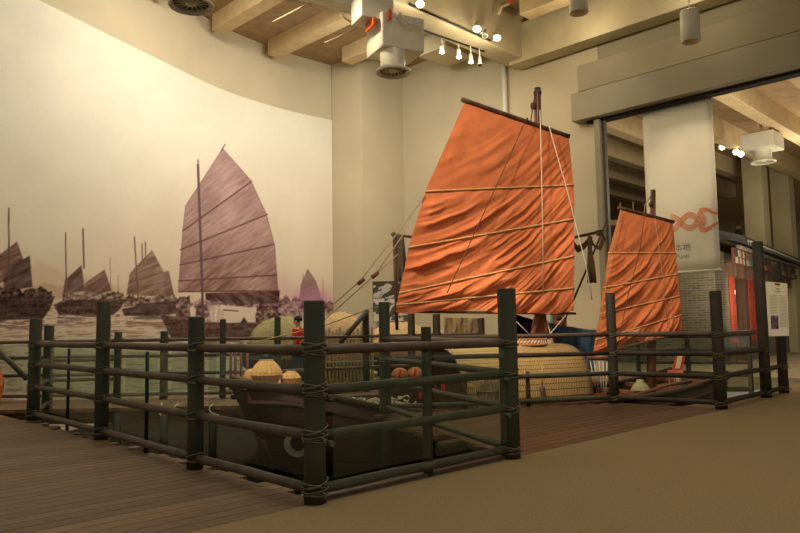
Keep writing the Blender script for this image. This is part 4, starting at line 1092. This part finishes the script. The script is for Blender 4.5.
# ------------------------------------------------------------------ banner
bt = [wr((643-400)/704.), wr((711.5-400)/704.)]
def bpl(x, y): 
    n = np.array([.7071, .7071, 0]); return on_plane(x, y, np.array([*(wr(.4)-np.array([.2, .2])*-.5), 0]), n)
bA, bB, bC, bD = bpl(643, 108), bpl(711.3, 92), bpl(720.5, 268), bpl(649, 276)
zt_ = HB-.0; bA[2] = bB[2] = HB-.02
zb_ = (bC[2]+bD[2])/2
xa = (bA[:2]+bD[:2])/2; xb = (bB[:2]+bC[:2])/2
root = empty('hanging_banner', (*((xa+xb)/2), zb_), 'tall pale banner with an orange knot emblem hung in the wide opening', 'banner')
def ban(u, v, h=0): p = xa+(xb-xa)*u; return np.array([p[0]-.7071*h, p[1]-.7071*h, HB-.02+(zb_-HB+.02)*v])
Pg = np.array([[ban(i/10, j/12, .006*math.sin(i*.6)) for i in range(11)] for j in range(13)])
o = MB().grid(Pg).build('cloth', 'banner_cloth', root); so = o.modifiers.new('thick', 'SOLIDIFY'); so.thickness = .015
MB().tube([ban(-.01, 1, .02), ban(1.01, 1, .02)], .03, 8).build('bottom_bar', 'white_metal', root)
bw = np.linalg.norm(xb-xa); bh = HB-.02-zb_
def uvpx(x, y):   # banner uv of a pixel
    p = on_plane(x, y, np.array([xa[0], xa[1], 0]), np.array([.7071, .7071, 0])); return ((p[:2]-xa) @ (xb-xa))/bw**2, (HB-.02-p[2])/bh
# knot: two crossing waves drawn as triple stripes
u0, v0 = uvpx(655, 226); u1, v1 = uvpx(699, 220); uc, vc = uvpx(717, 215)
mb = MB()
vm = (v0+v1)/2
Lk = (u1-u0)*bw; Am = .165
def ribbon(pts, wid, h):
    pts = np.array(pts); n = len(pts); L_ = []
    for i in range(n):
        t = pts[min(i+1, n-1)]-pts[max(i-1, 0)]; t = t/(np.linalg.norm(t)+1e-9); nn = np.array([-t[1], t[0]])
        L_.append([pts[i]-nn*wid/2, pts[i]+nn*wid/2])
    mb.grid(np.array([[ban(q[0]/bw, q[1]/bh, h) for q in r] for r in L_]))
T = np.linspace(0, 1, 70)
for sg in (1, -1):
    for off in (-.05, 0, .05):
        pts = []
        for t in T:
            X = u0*bw+Lk*t; k = 2*PI/ (Lk*.80); ph = k*(X-u0*bw); Yv = vm*bh+sg*Am*math.sin(ph+PI*.5); sl = sg*Am*k*math.cos(ph+PI*.5); nn = np.array([-sl, 1])/math.hypot(sl, 1)
            pts.append(np.array([X, Yv])+nn*off)
        ribbon(pts, .034, .02)
xe = u1*bw; k = 0
for off in (-.05, 0, .05):
    ribbon([np.array([xe-.02+(.13+off)*math.sin(q), vm*bh+(.145+off)*-math.cos(q)]) for q in np.linspace(.05, PI-.05, 20)], .034, .026)
for sg in (1, -1):      # flame tails
    for off, wd in ((0, .09), (.07, .06)):
        pts = [np.array([xe+.02+.44*t, vm*bh-sg*(.19+.05*math.sin(t*5)+off*(1-t)-.02*t)]) for t in np.linspace(0, 1, 16)]
        ribbon(pts, wd*.75, .02)
mb.build('knot_emblem', 'emblem', root)
def text(body, size, u, v, m, name):
    cu = bpy.data.curves.new(name, 'FONT'); cu.body = body; cu.size = size; cu.align_x = 'CENTER'; cu.extrude = .002
    to = bpy.data.objects.new(name, cu); C.objects.link(to)
    dg = bpy.context.evaluated_depsgraph_get(); me = bpy.data.meshes.new_from_object(to.evaluated_get(dg)); bpy.data.objects.remove(to)
    p = ban(u, v, .018); ex = np.array([*(xb-xa), 0])/bw
    R_ = Matrix(((ex[0], 0, -.7071, p[0]), (ex[1], 0, -.7071, p[1]), (0, 1, 0, p[2]), (0, 0, 0, 1)))
    me.transform(R_); me.materials.clear(); me.materials.append(MATS[m]); o = bpy.data.objects.new(name, me); C.objects.link(o); o.parent = root; o.matrix_parent_inverse = Matrix.Translation(-root.location)
ut, vt = uvpx(683, 250.5); text('本地', .21, ut, vt, 'ink', 'chinese_lettering')
ut, vt = uvpx(683, 258.5); text('Punti', .17, ut, vt, 'ink', 'lettering')

# ------------------------------------------------------------------ house beyond the opening
hc = at(727, 330, 21.0)[:2]; du = np.array([.61, .7924]); dv = np.array([-.7924, .61]); HZ = 3.35
house = empty('brick_house', (*hc, 0), 'grey brick house with tiled roof and red door strips beyond the opening', 'house')
def hp(u, v, z): q = hc+du*u+dv*v; return np.array([q[0], q[1], z])
def wallquad(u0, v0, u1, v1, z0, z1, name, m):
    o = MB().hexa([hp(u0, v0, z0), hp(u1, v0, z0), hp(u1, v1, z0), hp(u0, v1, z0), hp(u0, v0, z1), hp(u1, v0, z1), hp(u1, v1, z1), hp(u0, v1, z1)]).build(name, m, house)
    hv = Vector((hc[0], hc[1], 0)); a3 = Vector((du[0], du[1], 0)); b3 = Vector((dv[0], dv[1], 0))
    if m == 'grey_brick': set_uv(o, lambda co: ((co-hv).dot(a3)+(co-hv).dot(b3), co.z))
    return o
wallquad(0, 0, .25, 6, -.02, HZ, 'side_wall', 'grey_brick')
wallquad(0, 0, 1.0, .25, -.02, HZ, 'front_wall', 'grey_brick'); wallquad(2.5, 0, 16, .25, -.02, HZ, 'front_wall', 'grey_brick'); wallquad(1.0, 0, 2.5, .25, 2.75, HZ, 'front_wall', 'grey_brick')
wallquad(.97, -.05, 1.05, .2, -.02, 2.8, 'door_jamb', 'spar_wood'); wallquad(2.45, -.05, 2.9, .2, -.02, 2.8, 'door_jamb', 'spar_wood'); wallquad(.95, -.05, 2.95, .2, 2.75, 2.9, 'door_lintel', 'spar_wood')
wallquad(.45, -.08, .92, -.02, .6, 2.75, 'red_couplet', 'couplet_red'); wallquad(3.0, -.08, 3.9, -.02, .6, 2.75, 'red_couplet', 'couplet_red')
wallquad(.3, 2.2, 5.5, 2.3, -.02, 3.2, 'inner_wall', 'room_glow'); wallquad(5.5, .3, 5.6, 2.3, -.02, 3.2, 'inner_wall', 'room_glow')
wallquad(4.4, .9, 5.2, 1.3, 0, 1.5, 'shelf', 'red_paint')
lp = hp(3.3, .55, 2.25); MB().lathe([(.001, -.16), (.09, -.14), (.15, 0), (.09, .14), (.001, .16)], lp, 16).build('lantern', 'lamp_glow', house)
MB().tube([lp+[0, 0, .15], lp+[0, 0, .75]], .01, 6).build('lantern_cord', 'black_metal', house)
# eaves: frieze, brackets, tiles
wallquad(-.05, -.35, 16, -.25, 2.95, 3.45, 'carved_frieze', 'carved_frieze')
wallquad(-.1, -.50, 16, -.40, 3.42, 3.5, 'eave_board', 'ridge_frieze')
def slab(v0, z0, v1, z1, name):
    return MB().hexa([hp(-.4, v0, z0), hp(16, v0, z0), hp(16, v1, z1), hp(-.4, v1, z1), hp(-.4, v0, z0+.1), hp(16, v0, z0+.1), hp(16, v1, z1+.1), hp(-.4, v1, z1+.1)]).build(name, 'roof_tile', house)
roof = slab(-.75, 3.5, 1.5, 4.2, 'roof'); slab(1.5, 4.2, 6.6, 3.2, 'rear_roof')
MB().add([hp(0, .0, HZ-.02), hp(0, 5.9, HZ-.02), hp(0, 1.5, 4.2), hp(.25, 0, HZ-.02), hp(.25, 5.9, HZ-.02), hp(.25, 1.5, 4.2)], [(0, 2, 1), (3, 4, 5), (0, 3, 5, 2), (1, 2, 5, 4), (0, 1, 4, 3)]).build('gable', 'plaster_yellow', house)
tl = MB(); te = MB()
u = -.3
while u < 16:
    tl.tube([hp(u, -.74, 3.63), hp(u, 1.5, 4.33)], .07, 8); te.lathe([(.001, 0), (.085, 0), (.085, .02), (.001, .02)], hp(u, -.78, 3.56), 10); te.add([hp(u-.09, -.77, 3.62), hp(u+.09, -.77, 3.62), hp(u, -.77, 3.42)], [(0, 1, 2)]); u += .30
tl.build('tile_ridge', 'roof_tile', roof); te.build('tile_end', 'tile_end', roof)
wallquad(-.3, 1.4, 16, 1.65, 4.22, 4.56, 'ridge', 'ridge_frieze'); 
MB().tube([hp(-.3, -.75, 3.62), hp(-.3, 1.5, 4.36)], .09, 8).build('gable_trim', 'roof_tile', house)
mat('paint_cells', (205, 200, 190), .75, .15, 25, attr='col')
rngf = random.Random(8)
PC = [(.42, .08, .05), (.55, .5, .4), (.06, .06, .07), (.10, .22, .14), (.30, .05, .04), (.5, .38, .2), (.05, .05, .06)]
mb = MB(); u = -.05
while u < 15.9:
    for z_, h_ in ((2.99, .17), (3.19, .2)):
        mb.hexa([hp(u, -.39, z_), hp(u+.19, -.39, z_), hp(u+.19, -.34, z_), hp(u, -.34, z_), hp(u+.03, -.39, z_+h_), hp(u+.16, -.39, z_+h_), hp(u+.16, -.34, z_+h_), hp(u+.03, -.34, z_+h_)], rngf.choice(PC))
    u += .22
mb.build('frieze_panel', 'paint_cells', house)
mb = MB(); u = -.3
while u < 15.7:
    mb.hexa([hp(u, 1.33, 4.27), hp(u+.3, 1.33, 4.27), hp(u+.3, 1.41, 4.27), hp(u, 1.41, 4.27), hp(u+.05, 1.33, 4.5), hp(u+.27, 1.33, 4.52), hp(u+.27, 1.41, 4.52), hp(u+.05, 1.41, 4.5)], rngf.choice(PC[:3]+PC[1:3]))
    u += .34
mb.build('ridge_panel', 'paint_cells', house)
# fancy cresting and end horns
cr_ = MB()
for k in range(20):
    p = hp(.3+k*.78, 1.52, 4.56); cr_.lathe([(.12, 0), (.15, .08), (.06, .16), (.10, .24), (.001, .30)], p, 8)
cr_.build('ridge_crest', 'carved_frieze', house)
for k in range(10):
    w_ = wallquad(.1+k*1.2, -.30, .22+k*1.2, .02, 2.6, 3.0, 'eave_bracket', 'spar_wood')
# parapet frieze at the near gable with a coloured ridge
o = MB().hexa([hp(-.42, .9, 4.1), hp(-.12, .9, 4.1), hp(-.12, 1.3, 4.2), hp(-.42, 1.3, 4.2), hp(-.42, .9, 4.4), hp(-.12, .9, 4.4), hp(-.12, 1.3, 4.6), hp(-.42, 1.3, 4.6)]).build('corner_ornament', 'black_metal', house, bevel=.04)
p = hp(9.6, 1.52, 4.57)
fig = empty('roof_figurine', p, 'small green and red glazed figurine standing on the house roof ridge', 'figurine')
MB().lathe([(.001, .0), (.16, .01), (.18, .12), (.12, .3), (.15, .45), (.10, .58), (.001, .6)], p, 14).build('robe', 'green_net', fig)
MB().lathe([(.001, .55), (.07, .58), (.09, .68), (.06, .78), (.001, .8)], p, 12).build('head', 'cream', fig); MB().lathe([(.09, .74), (.07, .84), (.02, .92), (.001, .93)], p, 12).build('hat', 'red_paint', fig)

# gallery shell beyond
def gq(a, c, z0, z1, name, m): return struct(MB().hexa([(a[0], a[1], z0), (c[0], a[1], z0), (c[0], c[1], z0), (a[0], c[1], z0), (a[0], a[1], z1), (c[0], a[1], z1), (c[0], c[1], z1), (a[0], c[1], z1)]).build(name, m))
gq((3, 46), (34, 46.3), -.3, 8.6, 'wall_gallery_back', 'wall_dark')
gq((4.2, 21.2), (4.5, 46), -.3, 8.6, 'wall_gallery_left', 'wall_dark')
b = MB().prism([(4.3, 20.4), (13.6, 11.2), (34, 11.2), (34, 46.3), (4.3, 46.3)], 7.9, 8.1); struct(b.build('ceiling_gallery', 'concrete_brown'))
for cval in (-23, -20.4, -17.8, -15.2, -12.6, -10, -7.4, -4.8):          # beams along d2: x-y = cval*.7..
    a = np.array([(WR+.6+cval)/2, (WR+.6-cval)/2])
    if a[0] < 4.6: a = np.array([4.6, 4.6-cval])
    c = a+np.array([.7071, .7071])*16
    beam('ceiling_beam', a, c, .42, 7.25, 7.95, 1, 'joist')
for off in (5.5, 12):
    a = np.array([WR/2-3.5+off*.7071, WR/2+3.5+off*.7071]); c = a+dB*13
    if a[0] < 4.6: a = a+dB*((4.6-a[0])/.7071)
    beam('ceiling_beam', a, c, .5, 6.55, 7.3, -1, 'joist')
for i, (px, Y, w_) in enumerate(((762, 27.5, .72), (789, 29.5, .72), (704, 34, .7))):
    p = at(px, 300, Y); struct(MB().box((p[0], p[1], 3.9), (w_, w_, 8), (1, 1)).build('column', 'beam_paint', bevel=.02))
# light well on the gallery left: mezzanine rails
mz = empty('mezzanine_screen', (5.2, 27, 0), 'slatted mezzanine screen seen left of the banner through the opening', 'screen')
MB().box((7.2, 27.4, 5.2), (4.6, .15, .22)).build('rail_beam', 'joist', mz); MB().box((7.2, 27.4, 4.1), (4.6, .15, .15)).build('rail_beam', 'joist', mz); MB().box((7.2, 27.4, 2.9), (4.6, .15, .15)).build('rail_beam', 'joist', mz)
for k in range(9): MB().box((5.2+k*.5, 27.4, 3.0), (.06, .06, 6.0)).build('slat', 'joist', mz)

# ------------------------------------------------------------------ ceiling fittings
def nozzle(px, py, Y, label, box=True, dia=.72):
    p = at(px, py, Y); root = empty('air_nozzle', p, label, 'air vent'); r = dia/2; z = p[2]; c = (p[0], p[1], z)
    MB().lathe([(r*.74, .42), (r*.70, .12), (r*.80, .05), (r, .02), (r, -.02), (r*.9, -.035), (r*.80, .02)], c, 36).build('flange', 'white_metal', root)
    MB().lathe([(r*.8, .05), (.001, .06)], c, 30).build('inner_plate', 'grille_dark', root)
    g_ = MB()
    for k in range(16):
        q = 2*PI*k/16; g_.tube([(c[0]+r*.28*math.cos(q), c[1]+r*.28*math.sin(q), z+.03), (c[0]+r*.78*math.cos(q+.25), c[1]+r*.78*math.sin(q+.25), z+.03)], .012, 5)
    g_.build('vane', 'white_metal', root)
    MB().lathe([(.001, -.01), (r*.22, 0), (r*.28, .03), (r*.28, .05)], c, 20).build('hub', 'white_metal', root)
    if box == 2:
        MB().box((c[0], c[1], z+.62), (1.0, 1.0, .5), (1, 1)).build('plenum_box', 'white_metal', root, bevel=.02); MB().tube([(c[0], c[1], z+.8), (c[0], c[1], 7.9)], .04, 8).build('hanger', 'white_metal', root)
    elif box:
        MB().box((c[0]+.05, c[1]+.2, z+.78), (.95, .8, .72), (1, .5)).build('plenum_box', 'white_metal', root, bevel=.02)
        MB().box((c[0]-.42, c[1]-.05, z+1.25), (.7, .55, .5), (1, .5)).build('fan_box', 'white_metal', root, bevel=.02)
        MB().box((c[0]-.44, c[1]-.2, z+.92), (.06, .4, .16), (1, .5)).build('warning_label', 'orange_label', root)
        MB().box((c[0]-.05, c[1]-.42, z+1.02), (.05, .10, .2), (1, .5)).build('warning_label', 'orange_label', root)
        for k in range(2): MB().tube([(c[0]+.05+.1*k, c[1]-.25, z+1.15), (c[0]+.25+.1*k, c[1]-.32, z+.85), (c[0]+.6, c[1]-.1, z+.95+.1*k)], .015, 6).build('cable', 'white_metal', root)
        MB().tube([(c[0], c[1]+.3, z+1.1), (c[0], c[1]+.3, CZ)], .03, 6).build('hanger', 'white_metal', root)
    else:
        MB().lathe([(r*.74, .42), (r*.74, 1.0), (.001, 1.0)], c, 30).build('duct_neck', 'white_metal', root)
        MB().tube([(c[0], c[1], z+1), (c[0], c[1], CZ)], .03, 6).build('hanger', 'white_metal', root)
    return root
nozzle(393, 72, 14, 'white round air nozzle under a box with orange labels, beside the track lights')
nozzle(191, 5, 11, 'white round air nozzle at the top left above the mural', False)
nozzle(289, -6, 12, 'white round air nozzle cut by the top edge, left of the duct', False, .42)
nozzle(763, 162, 22, 'round air nozzle under the ceiling of the gallery beyond', 2, .75)
a = at(283, -14, 13.5); c = at(375, 12, 14.3)
root = empty('air_duct', (a+c)/2, 'white air duct with pipes running along the ceiling to the boxed nozzle', 'duct')
d = c-a
MB().hexa([a+[0, 0, 0], c+[0, 0, 0], c+[.0, .45, 0], a+[0, .45, 0], a+[0, 0, .3], c+[0, 0, .3], c+[0, .45, .3], a+[0, .45, .3]]).build('duct', 'white_metal', root)
for x0, y0, x1, y1 in ((273, 22, 310, 3), (325, 43, 367, 24), (340, 15, 360, 28)):
    MB().tube([at(x0, y0, 15.5), at(x1, y1, 14.6)], .022, 8).build('pipe', 'joist', root)
MB().tube([(a+c)/2+np.array([0, .2, .3]), np.array([(a+c)[0]/2, (a+c)[1]/2+.2, CZ])], .03, 6).build('hanger', 'white_metal', root)
a = at(446, 57, 20.6)
root = empty('ceiling_box', a, 'cream boxed duct on the ceiling behind the small hanging spotlights', 'duct')
MB().box((a[0], a[1], a[2]+.45), (1.1, 1.3, .9), dB).build('box_body', 'beam_paint', root, bevel=.02)
MB().box((a[0], a[1], (a[2]+.9+CZ)/2), (.7, .8, CZ-a[2]-.9), dB).build('box_neck', 'beam_paint', root)
# pendant cylinder lights
def pend(px, py, Y, label):
    p = at(px, py, Y); root = empty('cylinder_light', p, label, 'ceiling light', 'white cylinder downlights'); r = .205
    MB().lathe([(r*.9, .02), (r*.92, -.0), (r, 0), (r, .68), (r*.95, .70), (.001, .70)], p, 28).build('housing', 'white_metal', root)
    MB().lathe([(r*.9, .02), (r*.8, .12), (.001, .13)], p, 28).build('reflector', 'cream', root)
    MB().tube([p+[0, 0, .69], (p[0], p[1], CZ)], .014, 6).build('stem', 'white_metal', root)
pend(691, 42, 15, 'white cylinder downlight hanging over the wide opening'); pend(579, 13, 15, 'white cylinder downlight at the top edge beside the crossing beams')
# track lights
LT = []
def spot_fix(px, py, Y, label, big, on=True, aim=(0, -.5, -1), mount='under'):
    p = at(px, py, Y); root = empty('track_light', p, label, 'spotlight', 'spotlights on the ceiling tracks')
    d = np.array(aim, float); d /= np.linalg.norm(d)
    ref = np.cross(d, [0, 0, 1.]); 
    r = .11 if big else .075; L_ = .26
    MB().tube([p-d*L_, p-d*.05, p], [r*.6, r*.75, r], 16).build('lamp_head', 'white_metal', root)
    MB().tube([p+d*.001, p+d*.012], r*.85, 16).build('lamp_face', 'bulb' if on else 'grille_dark', root)
    q_ = p-d*L_*.7; top = 8.93 if mount == 'under' else 7.27
    e_ = q_+np.array([-.17, .17, .02]) if mount == 'side' else np.array([q_[0], q_[1], max(top, q_[2]+.1)])
    MB().tube([q_, e_], .018, 6).build('bracket', 'white_metal', root)
    return p
for i, (px, py) in enumerate(((414, 38), (442, 52), (459, 57), (471, 62), (480, 65))):
    Y = 17.5+1.35*(px-414)/66
    spot_fix(px, py, Y, ('first small spotlight of the lower track, nearest the boxed nozzle', 'second spotlight along the lower ceiling track', 'third spotlight along the lower ceiling track', 'fourth spotlight along the lower ceiling track', 'last spotlight of the lower track, towards the white pipe')[i], False, i in (1, 2, 3), (.0, -.25, -1), 'under')
for i, (px, py) in enumerate(((420, 4), (477, 29), (485, 36), (497, 38))):
    Y = 15.93/(1-(px-400)/703.9)
    spot_fix(px, py, Y, ('bright round spotlight at the top edge on the upper track', 'bright round spotlight mid-way on the upper track', 'small unlit spotlight between the two bright ones', 'bright round spotlight at the end of the upper track')[i], i != 2, i != 2, (-.1, -.55, -.85), 'side')
for nm, lab, a, c in (('light_track', 'lower dark ceiling track carrying the small hanging spotlights', at(375, 0, 16.6), at(484, 47, 19.1)), ('light_track', 'upper dark ceiling track carrying the bright round spotlights', at(400, -7, 16.1), at(500, 34, 18.55))):
    nm_up = lab.startswith('upper'); root = empty(nm, (a+c)/2, lab, 'light track'); 
    if nm_up: a, c = np.array([.30, 16.34, 8.98]), np.array([2.55, 18.59, 8.98])
    else: a[2] = c[2] = 8.88
    MB().tube([a, c], .025, 6).build('track', 'black_metal', root)
a = at(523, 36, 19.2)
for i, (px, py, Y) in enumerate(((722, 147, 24), (736, 152, 24), (741, 154, 24))):
    spot_fix(px, py, Y, ('leftmost tiny lit spotlight in the gallery beyond', 'middle tiny lit spotlight in the gallery beyond', 'rightmost tiny lit spotlight in the gallery beyond')[i], True, True, (-.2, -1, -.3), 'far')
# red sprinkler valve by the header
a = at(584.5, 111, 19.0); root = empty('sprinkler_pipe', a, 'thin pipe with a small red valve at the left end of the header', 'pipe')
MB().tube([a+[0, 0, 0], a+[0, 0, .9], a+[.25, -.12, .95]], .018, 6).build('pipe', 'wall_paint', root); MB().tube([a+[-.08, 0, 0], a+[.08, 0, -.03]], .04, 8).build('valve', 'red_paint', root)
a = at(505, 8, 18.6); root = empty('ceiling_pipe', a, 'bent pale pipe with red end at the beam crossing', 'pipe')
MB().tube([at(499, 14, 18.6), at(501, 7, 18.6), at(508, 4, 18.6), at(511, -3, 18.6)], .045, 8).build('pipe', 'beam_paint', root); MB().tube([at(508, 3, 18.55), at(514, -1, 18.55)], .03, 8).build('pipe_end', 'red_paint', root)

# ------------------------------------------------------------------ light
WC = (1.0, .85, .62)
def spot(loc, tgt, e, size, blend=.6, col=WC, rad=.25):
    l = bpy.data.lights.new('spot', 'SPOT'); l.energy = e; l.color = col; l.spot_size = math.radians(size); l.spot_blend = blend; l.shadow_soft_size = rad
    o = bpy.data.objects.new('spot', l); C.objects.link(o); o.location = tuple(loc); o.rotation_euler = (Vector(tgt)-Vector(loc)).to_track_quat('-Z', 'Y').to_euler(); return o
def area(loc, tgt, e, sx, sy, col=WC):
    l = bpy.data.lights.new('area', 'AREA'); l.energy = e; l.color = col; l.shape = 'RECTANGLE'; l.size = sx; l.size_y = sy
    o = bpy.data.objects.new('area', l); C.objects.link(o); o.location = tuple(loc); o.rotation_euler = (Vector(tgt)-Vector(loc)).to_track_quat('-Z', 'Y').to_euler(); return o
MC = (1.0, .95, .86)
NC = (1.0, .89, .70)
area((-5.6, 11.0, 9.4), (-8.2, 14.2, 6.2), 700, 2, 1, MC)
area((-3.0, 14.5, 9.6), (-6.3, 18.5, 3.5), 400, 2.5, 1, MC)
area((-0.6, 17.5, 8.6), (-3.0, 22.8, 3.0), 260, 2, 1, MC)
spot((-2.5, 5.5, 8.5), tuple(bp(4.3, .3, 3.0)), 2300, 34, .5)
spot((0.5, 6, 8.3), tuple(bp(7.6, .3, 1.6)), 1300, 22, .6)
spot((0.3, 7.5, 8.5), tuple(bp(4.4, .3, .5)), 1900, 16, .7)
spot((-2.8, 6.5, 8.5), tuple(bp(.7, 0, .4)), 1900, 13, .7, (1, .78, .5))
spot((5.5, 12.0, 8.2), tuple(ban(.62, .40)), 700, 24, .9, rad=.1)
spot((4.0, 6.5, 7.0), tuple((A_+C2)/2), 420, 9, .5, (1, .85, .6))
area((2, 5, 9.5), (2, 6, 0), 345, 7, 6, NC)
area((-5, 8, 9.5), (-5, 9, 0), 110, 4, 4, NC)
area((1.5, 17, 8.5), (1.5, 18, 0), 130, 4, 3, NC)
area((9.5, 16.6, 6.3), (9.2, 21, 1), 160, 2, 2, NC)
area((19, 34, 6.2), (19, 35, 0), 400, 5, 5, NC)
area((11.0, 18.5, 2.0), (12, 22, 8), 260, 4, 4, NC)
for p_ in ((.45, 16.0, 8.4), (1.7, 17.2, 8.4), (2.4, 18.0, 8.4), (4.6, 17.3, 8.7), (6.6, 15.3, 8.7)):  # added points that brighten the beams, some with no fitting nearby
    l = bpy.data.lights.new('beam_fill', 'POINT'); l.energy = 45; l.color = (1, .88, .66); l.shadow_soft_size = .12; o = bpy.data.objects.new('beam_fill', l); C.objects.link(o); o.location = p_
spot((-1.9, 12.9, 8.3), (-.55, 13.9, 7.25), 420, 28, .6)
l = bpy.data.lights.new('gallery_fill', 'POINT'); l.energy = 170; l.color = NC; l.shadow_soft_size = .3; o = bpy.data.objects.new('gallery_fill', l); C.objects.link(o); o.location = (13.5, 22.5, 5.9)  # added fill to brighten the gallery columns, no fitting there
l = bpy.data.lights.new('lantern', 'POINT'); l.energy = 55; l.color = (1, .75, .45); l.shadow_soft_size = .15; o = bpy.data.objects.new('lantern_lamp', l); C.objects.link(o); o.location = tuple(hp(3.0, .9, 2.0))
spot((6.5, 8.0, 7), (8.0, 11.2, 0), 260, 30, .9)
wd = bpy.data.worlds.new('world'); bpy.context.scene.world = wd; wd.use_nodes = True
wd.node_tree.nodes['Background'].inputs['Color'].default_value = (1.0, .88, .68, 1); wd.node_tree.nodes['Background'].inputs['Strength'].default_value = .22
sc = bpy.context.scene
sc.view_settings.view_transform = 'Standard'; sc.view_settings.look = 'None'; sc.view_settings.exposure = 0
